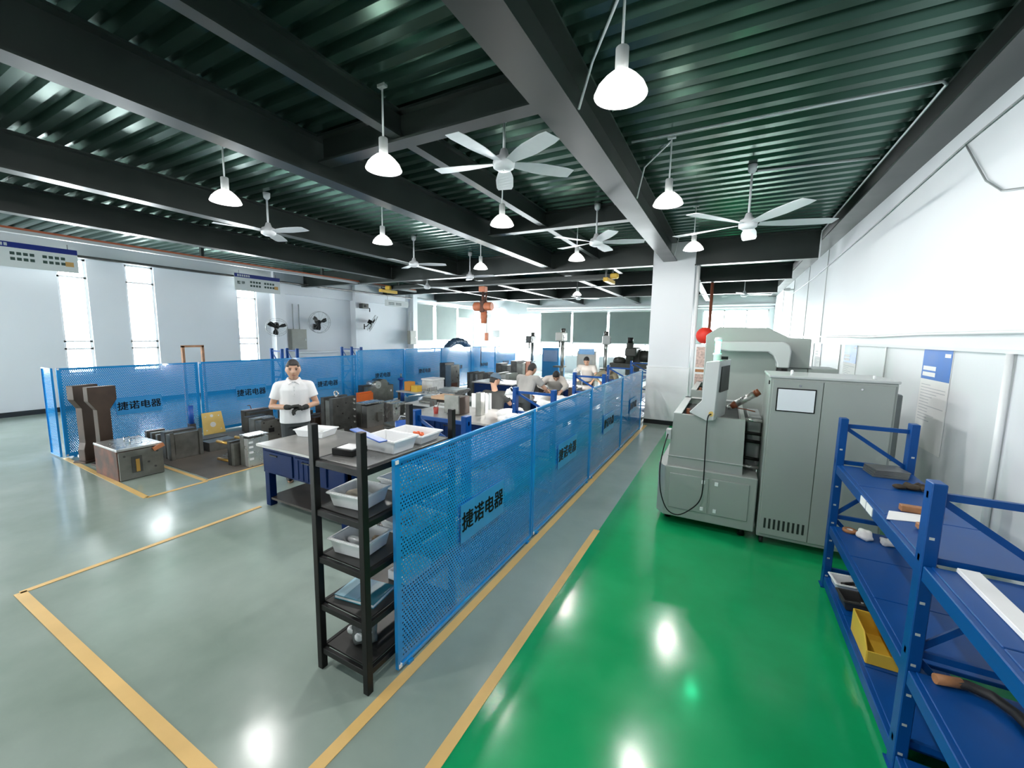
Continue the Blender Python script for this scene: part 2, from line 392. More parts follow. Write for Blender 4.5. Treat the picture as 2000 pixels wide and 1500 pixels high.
# ================================================================ FENCES
def wp(mb, name, material, root, bev=0.0, seg=1):            # part given in world coordinates under an unrotated root
    o = mb.build(name, material, None, bev, seg); o.parent = root
    o.matrix_parent_inverse = Matrix.Translation(-Vector(root.location)); return o
PW, PH = 1.85, 1.28
def perforated(y0, y1, z0, z1, a=.0235, r=.0060):
    b = a*.866; V = []; F = []
    ny = int((y1-y0)/a); nz = int((z1-z0)/b); row = 0
    a = (y1-y0)/(ny+.5); b = (z1-z0)/nz
    hexa = [(math.cos(t)*r, math.sin(t)*r) for t in (math.radians(d) for d in (-120, -60, 0, 60, 120, 180))]
    out = [(-a/2, -b/2), (a/2, -b/2), (a/2, 0), (a/2, b/2), (-a/2, b/2), (-a/2, 0)]
    for j in range(nz):
        cz = z0+(j+.5)*b; off = .5*a if j % 2 else 0
        for i in range(ny):
            cy = y0+off+(i+.5)*a; o = len(V)
            V += [(0, cy+p, cz+q) for p, q in out]+[(0, cy+p, cz+q) for p, q in hexa]
            F += [(o+k, o+(k+1) % 6, o+6+(k+1) % 6, o+6+k) for k in range(6)]
        e0, e1 = (y0, y0+off) if off else (y1-.5*a, y1)
        o = len(V); V += [(0, e0, cz-b/2), (0, e1, cz-b/2), (0, e1, cz+b/2), (0, e0, cz+b/2)]; F.append((o, o+1, o+2, o+3))
    me = bpy.data.meshes.new('perforated_sheet'); me.from_pydata(V, [], F); me.materials.append(FENCE); me.update(); return me
PERF = perforated(.045, PW-.045, .05, PH-.03); PERF_FINE = perforated(.045, PW-.045, .05, PH-.03, .0235, .0036)
FRAME = MB().box(-.0125, .0125, 0, .02, 0, PH).box(-.0125, .0125, PW-.02, PW, 0, PH).box(-.0125, .0125, .02, PW-.02, PH-.02, PH).box(-.0125, .0125, .02, PW-.02, 0, .02).mesh('frame', FENCE, .002)
MARGIN = MB().box(-.001, .001, .02, .046, .02, PH-.02).box(-.001, .001, PW-.046, PW-.02, .02, PH-.02).box(-.001, .001, .046, PW-.046, .02, .051).box(-.001, .001, .046, PW-.046, PH-.031, PH-.02).mesh('sheet_margin', FENCE)
PLATE = MB().box(-.002, .002, -.31, .31, -.145, .145).mesh('sign_plate', FENCEP, .001)
LETTER = text_mesh('捷诺电器', .150, BLACK, .0012, .0)
_bm = bmesh.new(); _bm.from_mesh(LETTER)
for _dx, _dy in ((.0022, 0), (-.0022, 0), (0, .0022), (0, -.0022)):
    _g = bmesh.ops.duplicate(_bm, geom=[f for f in _bm.faces][:len(LETTER.polygons)]); bmesh.ops.translate(_bm, verts=[v for v in _g['geom'] if isinstance(v, bmesh.types.BMVert)], vec=(_dx, _dy, 0)); _bm.faces.ensure_lookup_table()
_bm.to_mesh(LETTER); _bm.free()
FOOT = MB().box(-.025, .025, -.02, .02, -.02, 0).mesh('foot', FENCE)
CAPW = MB().box(-.014, .014, -.012, .012, 0, .022).mesh('corner_clip', WPLAS)
def fence_panel(x, y, z, label, group, zs=1.0):
    t = thing('fence_panel', label, 'fence panel', (x, y, z), 0, group); t.scale = (1, 1, zs)
    link_mesh('perforated_sheet', PERF_FINE if zs > 1.1 else PERF, t); link_mesh('sheet_margin', MARGIN, t); link_mesh('frame', FRAME, t)
    s = link_mesh('sign_plate', PLATE, t, (.014, .94, .635), (0, 0, 0), (1, 1, 1/zs))
    link_mesh('lettering', LETTER, s, (.004, 0, 0), (PI/2, 0, PI/2))
    for yy in (.1, PW-.1): link_mesh('foot', FOOT, t, (0, yy, 0))
    link_mesh('corner_clip', CAPW, t, (.003, .016, PH-.026)); link_mesh('corner_clip', CAPW, t, (.003, .016, .01))
    return t
RN = ['nearest', 'second nearest', 'third nearest', 'farthest']
for i in range(4):
    fence_panel(-1.595, 1.625+1.87*i, .02, RN[i]+' perforated blue fence panel along the green aisle', 'fence panels along the green aisle')
ord_ = ['first', 'second', 'third', 'fourth', 'fifth', 'sixth', 'seventh', 'eighth']
for i in range(8):
    fence_panel(-8.9, 2.17+1.87*i, .02, ord_[i]+' perforated blue panel, counted from the left, of the far fence before the window wall', 'fence panels before the window wall', 1.07 if i < 3 else 1.17)
t = thing('fence_panel', 'narrow blue perforated return panel at the left end of the far fence', 'fence panel', (-8.93, 2.13, .02), PI/2, 'fence panels before the window wall')
t.scale = (1, .22, 1.07)
link_mesh('perforated_sheet', PERF, t); link_mesh('sheet_margin', MARGIN, t); link_mesh('frame', FRAME, t)

# ================================================================ WIRE-CUTTING MACHINE
DARKIN = mat('dark_machine_interior', (.02, .022, .022), .5)
GREENLIT = mat('lit_green_signal', (.2, 1, .6), .3, emit=(.05, 1.0, .45, 40))
SPOOLM = mat('amber_cap', (.22, .06, .02), .35)
def machine(dy, label):
    t = thing('wire_cutting_machine', label, 'machine', (0, 5.3+dy, 0))
    def w(mb, n_, m_, bev=0.0, parent=None):
        o = mb.build(n_, m_, None, bev); o.parent = parent or t
        if parent is None: o.matrix_parent_inverse = Matrix.Translation((0, -5.3, 0))
        return o
    w(MB().prism([(-.50, 4.50), (.35, 4.50), (.35, 6.55), (-.58, 6.55), (-.58, 4.60)], .10, .645, 'z'), 'base', MACH, .008)
    for a, b in ((-.45, -.075), (-.055, .285)):
        d = w(MB().box(a, b, 4.490, 4.502, .20, .575), 'door', MACH, .003)
        c = b-.05 if a < -.2 else a+.05
        for z in (.245, .53): w(MB().box((c-.016 if a > -.2 else c-.016), c+.016, 4.482, 4.49, z-.02, z+.02), 'latch', WPLAS, .003)
    for x, y in ((-.47, 4.72), (.25, 4.62), (-.47, 6.35), (.25, 6.35)): w(MB().cyl((x, y, 0), (x, y, .10), .035, 12, .025), 'foot', BLACK)
    # open tank, slightly narrower at the top
    outer = [(-.49, 4.55), (.215, 4.55), (.215, 5.95), (-.49, 5.95)]; top = [(-.455, 4.57), (.205, 4.57), (.205, 5.93), (-.455, 5.93)]
    inn = [(-.415, 4.62), (.165, 4.62), (.165, 5.88), (-.415, 5.88)]
    v = [(x, y, .645) for x, y in outer]+[(x, y, 1.20) for x, y in top]+[(x, y, 1.20) for x, y in inn]+[(x, y, .80) for x, y in inn]
    f = []
    for k in range(4):
        q = (k+1) % 4; f += [(k, q, 4+q, 4+k), (4+k, 4+q, 8+q, 8+k), (8+k, 8+q, 12+q, 12+k)]
    f.append((12, 13, 14, 15)); tk = w(MB().add(v, f), 'tank', MACH)
    w(MB().box(-.492, .218, 4.542, 4.552, .745, .752), 'tank_seam', MACHL)
    w(MB().box(-.41, .16, 4.63, 5.87, .80, 1.13), 'tank_interior', DARKIN)
    w(MB().box(-.46, -.38, 4.57, 5.93, 1.20, 1.212).box(-.46, .2, 5.85, 5.93, 1.20, 1.212), 'rim', MACHL, .002)
    # control head hanging over the tank
    RH = Matrix.Translation((-.12, 4.5, 0)) @ Matrix.Rotation(-.22, 4, 'Z') @ Matrix.Translation((.12, -4.5, 0))
    def turned(mb): mb.v = [tuple(RH @ Vector(p)) for p in mb.v]; return mb
    w(turned(MB().prism([(-.185, 1.765), (-.055, 1.785), (-.075, 1.18), (-.14, 1.165), (-.315, 1.235), (-.20, 1.37)], 4.50, 4.95, 'y')), 'control_head', MACHL, .006)
    w(turned(MB().prism([(4.58, 1.72), (4.90, 1.72), (4.90, 1.46), (4.58, 1.46)], -.062, -.050, 'x')), 'side_window', DARKIN)
    w(MB().cyl((-.10, 4.492, 1.245), (-.10, 4.500, 1.245), .026, 16), 'plug_socket', YELPLATE)
    w(MB().box(-.05, .01, 4.62, 4.72, 1.79, 1.82), 'black_block', BLACK)
    s = w(MB().lathe([(.034, 1.765), (.034, 1.83), (.040, 1.832), (.040, 1.85), (.034, 1.852)], 18, (-.09, 4.62, 0), True), 'signal_lamp_base', WPLAS)
    w(MB().cyl((-.09, 4.62, 1.85), (-.09, 4.62, 1.975), .024, 16), 'signal_lamp_tube', GREENLIT)
    l = bpy.data.lights.new('signal_light', 'POINT'); l.energy = .7; l.color = (.05, 1, .5); l.shadow_soft_size = .03; q = bpy.data.objects.new('signal_light', l); C.objects.link(q); q.location = (-.09, 4.56+dy, 1.92)
    w(MB().lathe([(.034, 1.972), (.036, 1.99), (.030, 2.008), (.004, 2.012)], 18, (-.09, 4.62, 0), True), 'signal_lamp_cap', WPLAS)
    # C-shaped housing behind
    w(MB().prism([(-.265, .70), (-.265, 2.04), (-.12, 2.15), (.43, 2.14), (.66, 2.02), (.88, 2.01), (.90, .70)], 6.0, 6.5, 'y'), 'column_housing', MACH, .01)
    arm = [(-.12, 1.96), (.59, 1.97), (.65, 1.93), (.67, 1.86), (.66, 1.66), (.54, 1.66), (.535, 1.72), (.50, 1.80), (.44, 1.845), (.02, 1.84), (-.12, 1.86)]
    w(MB().prism(arm, 5.80, 6.0, 'y'), 'upper_arm', MACHL, .012)
    w(MB().cyl((.595, 5.86, 1.60), (.595, 5.86, 1.66), .06, 18), 'arm_foot', BLACK)
    w(MB().box(.68, .90, 5.98, 6.0, 1.655, 1.66), 'housing_seam', DARKIN)
    w(MB().box(.86, 1.17, 6.0, 6.5, .2, 1.66), 'side_cabinet', MACH, .008); w(MB().box(.865, 1.165, 5.99, 6.0, 1.58, 1.60), 'cabinet_trim', MACHL)
    # slanting wire guide with amber ends
    g0 = Vector((.075, 4.95, 1.27)); g1 = Vector((.325, 4.95, 1.455)); d = (g1-g0)
    sp = w(MB().cyl(g0+d*.15, g0+d*.85, .036, 18), 'wire_guide_tube', BSTEEL)
    w(MB().cyl(g0, g0+d*.18, .030, 18, .040), 'guide_cap', SPOOLM); w(MB().cyl(g0+d*.83, g1, .040, 18, .034), 'guide_cap', SPOOLM)
    w(MB().tube([g0, g0+Vector((.02, 0, .02)), (.14, 4.95, 1.26), (.22, 4.93, 1.255), (.30, 4.9, 1.245)], .006, 6), 'guide_hose', SPOOLM)
    w(MB().ball((.06, 4.95, 1.265), .025, 10, 8), 'guide_joint', BSTEEL)
    w(MB().cyl((-.35, 5.0, 1.06), (-.35, 5.0, 1.20), .02, 12), 'amber_bottle', SPOOLM)
    # pipes between machine and cabinet
    for z, y in ((1.18, 4.75), (1.05, 4.72), (.95, 4.8), (.78, 4.75), (.70, 4.72)): w(MB().cyl((.20, y, z), (.36, y+.02, z-.01), .018, 8), 'pipe', BSTEEL if z in (1.18, .70) else BLACK)
    w(MB().box(.24, .36, 4.85, 5.4, .66, 1.20), 'pump_block', GREYP, .01)
    # hanging cable
    pts = [(-.10, 4.49, 1.245), (-.13, 4.48, 1.20), (-.13, 4.47, .95), (-.125, 4.46, .55), (-.14, 4.45, .36), (-.22, 4.44, .24), (-.34, 4.43, .155), (-.45, 4.43, .19), (-.525, 4.44, .36), (-.55, 4.46, .60), (-.53, 4.48, .82), (-.50, 4.54, .98)]
    cv = [Vector(p) for p in pts]; fine = []
    for i in range(len(cv)-1):
        p0, p1, p2, p3 = cv[max(i-1, 0)], cv[i], cv[i+1], cv[min(i+2, len(cv)-1)]
        for k in range(5):
            q = k/5; fine.append(.5*((2*p1)+(p2-p0)*q+(2*p0-5*p1+4*p2-p3)*q*q+(3*p1-p0-3*p2+p3)*q**3))
    fine.append(cv[-1]); w(MB().tube(fine, .006, 6), 'cable', BLACK)
    w(MB().box(-.52, -.47, 4.54, 4.62, .92, 1.03), 'cable_box', MACHL, .005)
    return t
machine(0, 'grey green wire-cutting machine with green signal lamp and hanging cable beside the green aisle')
m2 = machine(2.25, 'second grey wire-cutting machine half hidden behind the first, by the pillar')

# ================================================================ CONTROL CABINET
t = thing('control_cabinet', 'tall grey two-door control cabinet with white screen, right of the machine', 'cabinet', (.83, 4.78, 0))
wp(MB().box(.374, 1.285, 4.485, 5.10, .085, 1.645), 'body', MACH, t, .006)
wp(MB().box(.365, 1.295, 4.475, 5.11, 1.645, 1.668), 'top_cover', MACHL, t, .004)
for a, b in ((.395, .777), (.783, 1.265)):
    d = wp(MB().box(a, b, 4.470, 4.488, .12, 1.625), 'door', MACH, t, .003)
    k_ = MB().cyl(((a+b)/2+.02, 4.458, 1.585), ((a+b)/2+.02, 4.47, 1.585), .009, 12).build('lock', CHROME, None); k_.parent = d
SCREEN = mat('blank_white_screen', (.80, .83, .88), .15, vary=.01)
s = wp(MB().box(.432, .732, 4.462, 4.471, 1.338, 1.556), 'screen_frame', BLACK, t, .002)
wp(MB().box(.442, .722, 4.459, 4.463, 1.348, 1.546), 'screen', SCREEN, t)
for i in range(9): wp(MB().box(.425+i*.038, .443+i*.038, 4.4685, 4.471, .185, .285), 'vent_slot', DARKIN, t)
for x, y in ((.42, 4.55), (1.22, 4.55), (.42, 5.03), (1.22, 5.03)):
    wp(MB().cyl((x-.014, y, .036), (x+.014, y, .036), .036, 16).box(x-.022, x+.022, y-.02, y+.02, .06, .09), 'caster', RUBBER, t)
wp(MB().cyl((.55, 4.6, 1.668), (.55, 4.6, 1.70), .012, 10).ball((.55, 4.6, 1.705), .013, 10, 6), 'lifting_eye', WPLAS, t)
wp(MB().cyl((1.15, 4.6, 1.668), (1.15, 4.6, 1.70), .012, 10), 'lifting_eye', WPLAS, t)
wp(MB().box(.366, .374, 4.50, 4.54, 1.58, 1.615), 'hinge', BLACK, t)
t = thing('junction_box', 'dark grey green electrical box fixed to the right side of the control cabinet', 'electrical box', (1.40, 4.95, .9))
wp(MB().box(1.2856, 1.43, 4.86, 5.06, .9, 1.52), 'case', GREYP, t, .01); wp(MB().box(1.31, 1.42, 4.850, 4.86, .92, 1.50), 'door', GREYP, t)

# ================================================================ RIGHT STORAGE RACK
t = thing('storage_rack', 'heavy blue steel storage rack standing along the right white wall', 'rack', (1.05, 2.4, 0))
def rack_frame(t, x0, x1, y, h, mat_=RACKB, wpost=.05, dpost=.075):
    for x, s in ((x0, 1), (x1, -1)):
        o = wp(MB().box(x-.0, x+s*wpost, y-dpost/2, y+dpost/2, 0, h), 'post', mat_, t, .004)
        for k in range(int((h-.1)/.15)):
            z = .1+k*.15
            q = MB().box(x+s*wpost*.25, x+s*wpost*.6, y-dpost/2-.0012, y-dpost/2, z, z+.012).build('slot', LGREY, None); q.parent = o  # slot drawn as a pale box; light showing through is put into its colour
            q.matrix_parent_inverse = Matrix.Translation(-Vector(t.location)) @ Matrix.Identity(4); q.matrix_parent_inverse = Matrix.Identity(4)
        wp(MB().box(x-s*.01, x+s*(wpost+.01), y-dpost/2-.01, y+dpost/2+.01, 0, .01), 'base_plate', mat_, t)
    zs = [z for z in (.15, .60, 1.05, h-.06) if z < h]
    for z in zs: wp(MB().bar((x0, y, z), (x1, y, z), .02, .03), 'cross_bar', mat_, t)
    for i, (a, b) in enumerate(zip(zs, zs[1:])):
        p, q = ((x0+.02, y, b), (x1-.02, y, a)) if i % 2 == 0 else ((x0+.02, y, a), (x1-.02, y, b))
        wp(MB().bar(p, q, .012, .028), 'brace', mat_, t)
X0, X1 = .815, 1.275
for y in (2.36, 3.97, .70): rack_frame(t, X0, X1, y, 1.40)
for zt in (1.035, .535, .10):
    for ya, yb in ((2.40, 3.93), (.74, 2.32)):
        wp(MB().box(X0+.005, X0+.045, ya, yb, zt-.075, zt-.005), 'shelf_beam', RACKB, t, .004); wp(MB().box(X1-.045, X1-.005, ya, yb, zt-.075, zt-.005), 'shelf_beam', RACKB, t, .004)
        nb = 3
        for k in range(nb):
            a = ya+(yb-ya)*k/nb; b = ya+(yb-ya)*(k+1)/nb
            wp(MB().box(X0+.03, X1-.03, a+.003, b-.003, zt-.02, zt), 'shelf_board', RACKB, t, .003)
for a, b in ((3.25, 3.14), (3.125, 3.015)):
    o = wp(MB().box(X0+.001, X0+.005, b, a, .972, 1.022), 'paper_label', PAPER, t); o['label'] = 'white paper label'
# things on the rack
t = thing('plate_stack', 'grey packed steel plates on the top shelf of the right rack', 'plates', (1.08, 3.79, 1.035))
for k in range(4): MB().cbox(.004*k-.01, .006*k, .001+k*.0125, .20, .17, .012, .1+.03*k).build('plate', MSTEEL, t, bev=.001)
def lumpy(name, label, cat, loc, r, sq, material, seed, amp=.25, rz=0, group=None, n=16, m_=10, flat=True):
    rnd = random.Random(seed); mb = MB().ball((0,0,0), r, n, m_, sq)
    ph = [(rnd.uniform(5, 22)/r*.1, rnd.uniform(0, 6), rnd.choice((0, 1, 2))) for _ in range(5)]
    V = []
    for x, y, z in mb.v:
        a = 1+amp*sum(math.sin(k*(x, y, z)[(ax+1) % 3]*3+p+(x, y, z)[ax]*k) for k, p, ax in ph)/3
        V.append((x*a, y*a, z*a))
    zb = -r*sq[2]*.75
    mb.v = [(x, y, max(z, zb)-zb) for x, y, z in V] if flat else V
    o = mb.build(name, material); o.location = loc; o.rotation_euler = (0, 0, rz)
    if label: tag(o, label, cat, group)
    return o
def glove(name, label, loc, rz, material, s=1.0):
    t = thing(name, label, 'glove', loc, rz)
    mb = MB().ball((0, 0, .018), .05, 14, 8, (1.0, .8, .36)).ball((-.07, 0, .016), .035, 12, 8, (1.1, .85, .42))
    o = mb.build('palm', material, t)
    for k, (a, l_) in enumerate(((-.35, .06), (-.12, .075), (.1, .08), (.32, .07))):
        p = Vector((.03, -.03+.02*k, .015)); q = p+Vector((math.cos(a), math.sin(a), 0))*l_
        MB().tube([p, p.lerp(q, .5)+Vector((0,0,.012)), q], [.012, .012, .008], 8).build('finger', material, t)
    MB().tube([(-.02, .03, .015), (.01, .06, .02), (.04, .075, .012)], [.013, .013, .009], 8).build('thumb', material, t)
    t.scale = (s,)*3; return t
glove('work_glove', 'dark worn work glove lying on the top shelf of the right rack', (1.13, 3.50, 1.036), .3, mat('dirty_black_glove', (.05, .035, .02), .8, vary=.5, scale=20), 1.0)
tag(MB().box(-.09, .09, -.022, .022, 0, .035).build('wood_block', WOODM, bev=.003), 'brown wooden stick in front of the nearer post on the rack top shelf', 'wood block').location = (1.03, 3.03, 1.036)
o = tag(MB().prism([(0, 0), (.20, .05), (.21, .17), (.05, .15)], 0, .003, 'z').build('paper_sheet', PAPER), 'white paper sheet on the front edge of the rack top shelf', 'paper'); o.location = (.83, 2.83, 1.036)
tag(MB().box(-.035, .035, -.02, .02, 0, .03).build('brown_bar', WOODM, bev=.004), 'small orange brown bar on the paper beside the rack post', 'bar').location = (.965, 2.76, 1.04)
tag(MB().box(-.035, .035, -.33, .33, 0, .02).build('foam_strip', PAPER, bev=.002), 'long white strip on the rack top shelf, nearest the camera', 'strip').location = (.955, 1.98, 1.036)
t = thing('tape_roll', 'small brown tape roll on the middle shelf of the right rack', 'tape', (.93, 3.86, .536)); MB().lathe([(.02, 0), (.045, 0), (.045, .02), (.02, .02), (.02, 0)], 20).build('roll', WOODM, t); MB().lathe([(.017, .002), (.0205, .002), (.0205, .018), (.017, .018), (.017, .002)], 20).build('core', PAPER, t)
lumpy('rag', 'crumpled pale grey rag on the middle shelf of the right rack', 'rag', (1.0, 3.78, .536), .05, (1.2, 1, .7), CLOTH, 3, .35)
lumpy('rag', 'smaller pale rag right of the crumpled rag on the rack middle shelf', 'rag', (1.12, 3.74, .536), .042, (1.2, .9, .6), CLOTH, 5, .35)
def tray(name, label, loc, w, d, h, rz=0, material=WPLAS, group=None, lip=.012, taper=.86, cat='tray'):
    a, b = w/2, d/2; ti = .006; s = taper
    def ring(x, y, z): return [(-x, -y, z), (x, -y, z), (x, y, z), (-x, y, z)]
    R = [ring(a*s, b*s, 0), ring(a, b, h-.012), ring(a+lip, b+lip, h-.012), ring(a+lip, b+lip, h), ring(a-ti, b-ti, h), ring(a*s-ti, b*s-ti, ti)]
    v = [p for r in R for p in r]; f = [(3, 2, 1, 0)]
    for i in range(len(R)-1): f += [(i*4+k, i*4+(k+1) % 4, i*4+4+(k+1) % 4, i*4+4+k) for k in range(4)]
    e = (len(R)-1)*4; f.append((e, e+1, e+2, e+3))
    o = MB().add(v, f).build(name, material, bev=.004, seg=2); o.location = loc; o.rotation_euler = (0, 0, rz)
    return tag(o, label, cat, group)
tray('parts_bin', 'white plastic bin with black parts on the rack bottom shelf, farthest', (.95, 3.80, .101), .20, .16, .07, .1, cat='bin')
for i, (x, y) in enumerate(((.93, 3.81), (.98, 3.78), (.96, 3.83))): tag(MB().cyl((x-.02, y, .125), (x+.03, y+.02, .13), .014, 10).build('black_fitting', BLACK), ('left', 'right', 'rear')[i]+' black fitting inside the white bin on the rack bottom shelf', 'fitting', 'black fittings in white bin')
DKP = mat('dark_grey_plastic', (.05, .05, .05), .4)
tray('parts_bin', 'dark grey plastic bin on the rack bottom shelf, just behind the yellow bin', (.95, 3.56, .101), .20, .16, .075, .08, DKP, cat='bin')
for i, (x, y) in enumerate(((.92, 3.55), (.99, 3.58))): tag(MB().cyl((x-.02, y, .125), (x+.04, y+.01, .13), .013, 10).build('black_fitting', DSTEEL), ('left', 'right')[i]+' dark fitting inside the dark grey bin on the rack bottom shelf', 'fitting', 'dark fittings in grey bin')
YBIN = mat('yellow_plastic_bin', (.72, .46, .05), .4, vary=.05)
t = thing('yellow_bin', 'open-fronted yellow stacking bin on the bottom shelf of the right rack', 'bin', (.965, 3.10, .101), 0)
MB().box(-.11, .11, -.16, .16, 0, .006).build('bottom', YBIN, t)
for x in (-.11, .11): MB().prism([(-.16, 0), (.16, 0), (.16, .15), (-.08, .15), (-.16, .08)], x-.004, x+.004, 'x').build('side', YBIN, t, bev=.002)
MB().box(-.11, .11, .154, .162, 0, .15).build('back', YBIN, t, bev=.002); MB().box(-.11, .11, -.162, -.154, 0, .08).build('front_lip', YBIN, t, bev=.002)
MB().box(-.118, .118, -.08, .168, .146, .158).box(-.105, .105, -.09, .15, .140, .16).build('rim', YBIN, t, bev=.002) if False else None
t = thing('hose_coil', 'black hose with brown end on the nearer middle shelf of the right rack', 'hose', (1.0, 2.2, .536))
MB().tube([(-.07, .08, .022), (.0, .09, .022), (.06, .06, .025), (.10, -.01, .025), (.12, -.12, .022)], .02, 10).build('hose', RUBBER, t); MB().cyl((-.11, .07, .022), (-.02, .09, .022), .021, 12).build('brown_sleeve', WOODM, t)
lumpy('plastic_bag', 'pale plastic bag beside the black hose on the rack', 'bag', (1.19, 2.06, .536), .045, (1, 1.2, .8), GLASSY, 11, .3)
# ================================================================ BLACK SHELF UNIT
BLKM = mat('black_shelf_steel', (.006, .006, .006), .4, metal=.0, vary=.1, spec=.3)
SHELFG = mat('dark_grey_shelf_board', (.035, .034, .032), .35, metal=.2, vary=.15)
t = thing('shelf_unit', 'tall black open shelf unit with five shelves at the near end of the blue fence', 'shelf unit', (-1.83, 1.84, 0))
for x in (-2.02, -1.64):
    for y in (1.45, 2.23): wp(MB().box(x-.02, x+.02, y-.02, y+.02, 0, 1.49), 'post', BLKM, t, .003)
TOPSH = mat('worn_steel_shelf_board', (.30, .30, .29), .3, metal=.6, vary=.15)
for z in (1.29, 1.00, .715, .42, .14):
    wp(MB().box(-2.0, -1.66, 1.47, 2.21, z-.012, z), 'shelf_board', TOPSH if z > 1.2 else SHELFG, t, .001)
    for y in (1.45, 2.23): wp(MB().box(-2.0, -1.66, y-.012, y+.012, z-.04, z-.004), 'rail', BLKM, t, .002)
    for x in (-2.02, -1.64): wp(MB().box(x-.012, x+.012, 1.47, 2.21, z-.04, z-.004), 'rail', BLKM, t, .002)
G = 'white trays on the black shelf unit'
tray('tray', 'white plastic tray at the front of the black unit top shelf', (-1.80, 1.81, 1.291), .26, .20, .085, .02, group=G)
tray('tray', 'white plastic tray with red rings at the back of the black unit top shelf', (-1.83, 2.06, 1.291), .30, .21, .062, .05, group=G)
REDR = mat('orange_red_rubber_ring', (.75, .16, .06), .5)
for i in range(9):
    a = i*2.4; r = .012*math.sqrt(i)
    o = MB().lathe([(.008, 0), (.013, 0), (.013, .01), (.008, .01), (.008, 0)], 12).build('rubber_ring', REDR); o.location = (-1.83+r*1.4*math.cos(a), 2.04+r*math.sin(a), 1.299+.001*(i % 3)); o.rotation_euler = (.2*(i % 3-1), .15, 0)
    o.location = (-1.83+.032*((i % 3)-1)+.01*(i//6), 2.095+.014*((i//3) % 2), 1.300+.0115*(i//3)+.004*(i % 2))
    tag(o, 'small orange red rubber ring heaped in the rear white tray', 'ring', 'red rings in the white tray')
BLUEP = mat('blue_plastic_lid', (.02, .10, .42), .35)
o = tag(MB().box(-.15, .15, -.028, .028, 0, .008).build('blue_ruler', BLUEP, bev=.002), 'blue plastic strip lying across the front white tray on the black unit', 'strip'); o.location = (-1.865, 1.70, 1.388); o.rotation_euler = (0, .10, -.15)
t = thing('black_case', 'flat black case with white top on the black unit top shelf', 'case', (-1.93, 1.62, 1.291), .15)
MB().box(-.075, .075, -.065, .065, 0, .038).build('body', BLACK, t, bev=.003); MB().box(-.05, .06, -.05, .05, .038, .042).build('top_sheet', PAPER, t)
lumpy('plastic_bag', 'clear plastic bag left of the front white tray on the black unit', 'bag', (-1.965, 1.80, 1.291), .03, (1, 1.4, 1), GLASSY, 21, .3)
tray('tray', 'white tray with beige wrapped parts on the second shelf of the black unit', (-1.86, 1.62, 1.001), .25, .22, .09, .12, group=G)
lumpy('wrapped_part', 'beige wrapped part in the second shelf tray', 'part', (-1.885, 1.60, 1.009), .045, (1.1, .9, .9), mat('beige_paper', (.55, .48, .38), .7, vary=.15), 31, .3)
lumpy('wrapped_part', 'whitish bagged part beside the beige one in the second shelf tray', 'part', (-1.815, 1.64, 1.009), .035, (1, 1, .9), GLASSY, 32, .3)
tray('tray', 'rear white tray with silver fitting on the second shelf of the black unit', (-1.80, 1.98, 1.001), .24, .30, .08, 0, group=G)
t = thing('silver_fitting', 'silver fitting in the rear tray of the second shelf', 'fitting', (-1.77, 1.93, 1.008)); MB().cyl((-.05, 0, .03), (.04, .02, .035), .022, 14).build('barrel', CHROME, t); MB().cyl((.03, .01, .035), (.06, .02, .035), .03, 14).build('collar', CHROME, t)
lumpy('plastic_bag', 'white plastic bag standing in the rear second shelf tray', 'bag', (-1.75, 2.05, 1.008), .05, (.9, 1, 1.1), GLASSY, 33, .25)
tray('tray', 'white tray with a crumpled bag on the third shelf of the black unit', (-1.86, 1.62, .716), .25, .23, .095, .1, group=G)
lumpy('plastic_bag', 'crumpled whitish bag in the third shelf tray', 'bag', (-1.85, 1.61, .724), .06, (1.2, .9, .6), GLASSY, 34, .35)
o = tag(MB().box(-.02, .02, -.02, .02, 0, .05).build('small_box', mat('tan_card', (.55, .40, .25), .7), bev=.002), 'small tan box in the corner of the third shelf tray', 'box'); o.location = (-1.80, 1.685, .724); o.rotation_euler = (0, 0, .4)
tray('tray', 'rear white tray with a brown sponge on the third shelf of the black unit', (-1.80, 1.97, .716), .24, .28, .085, 0, group=G)
lumpy('sponge', 'brown sponge in the rear third shelf tray', 'sponge', (-1.77, 1.90, .724), .05, (1.1, 1, 1), mat('brown_sponge', (.35, .14, .05), .9, vary=.4, scale=40, bump=.5), 35, .2)
TEAL = mat('teal_book_cover', (.02, .20, .27), .3); LBL = mat('pale_blue_cover', (.35, .58, .68), .35)
t = thing('catalogue', 'teal and pale blue book lying on the fourth shelf of the black unit', 'book', (-1.85, 1.63, .421), .15)
MB().box(-.14, .14, -.10, .10, 0, .004).box(-.14, .14, -.10, .10, .021, .025).build('cover', TEAL, t); MB().box(-.137, .137, -.097, .097, .004, .021).build('pages', PAPER, t); MB().box(-.139, -.07, -.099, .099, .025, .026).build('pale_strip', LBL, t); MB().box(-.07, .02, -.099, .099, .025, .0258).build('mid_strip', mat('mid_blue_cover', (.06, .24, .36), .35), t)
o = tag(MB().box(-.08, .08, -.12, .12, 0, .06).build('white_box', PAPER, bev=.003), 'white carton behind the book on the fourth shelf of the black unit', 'box'); o.location = (-1.76, 1.93, .421)
t = thing('bagged_rings', 'clear bag of white ring parts on the bottom shelf of the black unit', 'bag', (-1.85, 1.62, .141), .1)
b = lumpy('bag_film', None, None, (0, 0, 0), .085, (1.15, .9, .85), mat('grey_plastic_bag', (.16, .17, .17), .15, vary=.4, scale=12, bump=.4, bscale=12), 41, .3); b.parent = t
for x, y, z in ((-.05, -.055, .07), (.02, -.07, .055), (-.02, -.03, .105), (.06, -.04, .075)): MB().ball((x, y, z), .028, 12, 8, (1, .8, .9)).build('white_part', WPLAS, t)

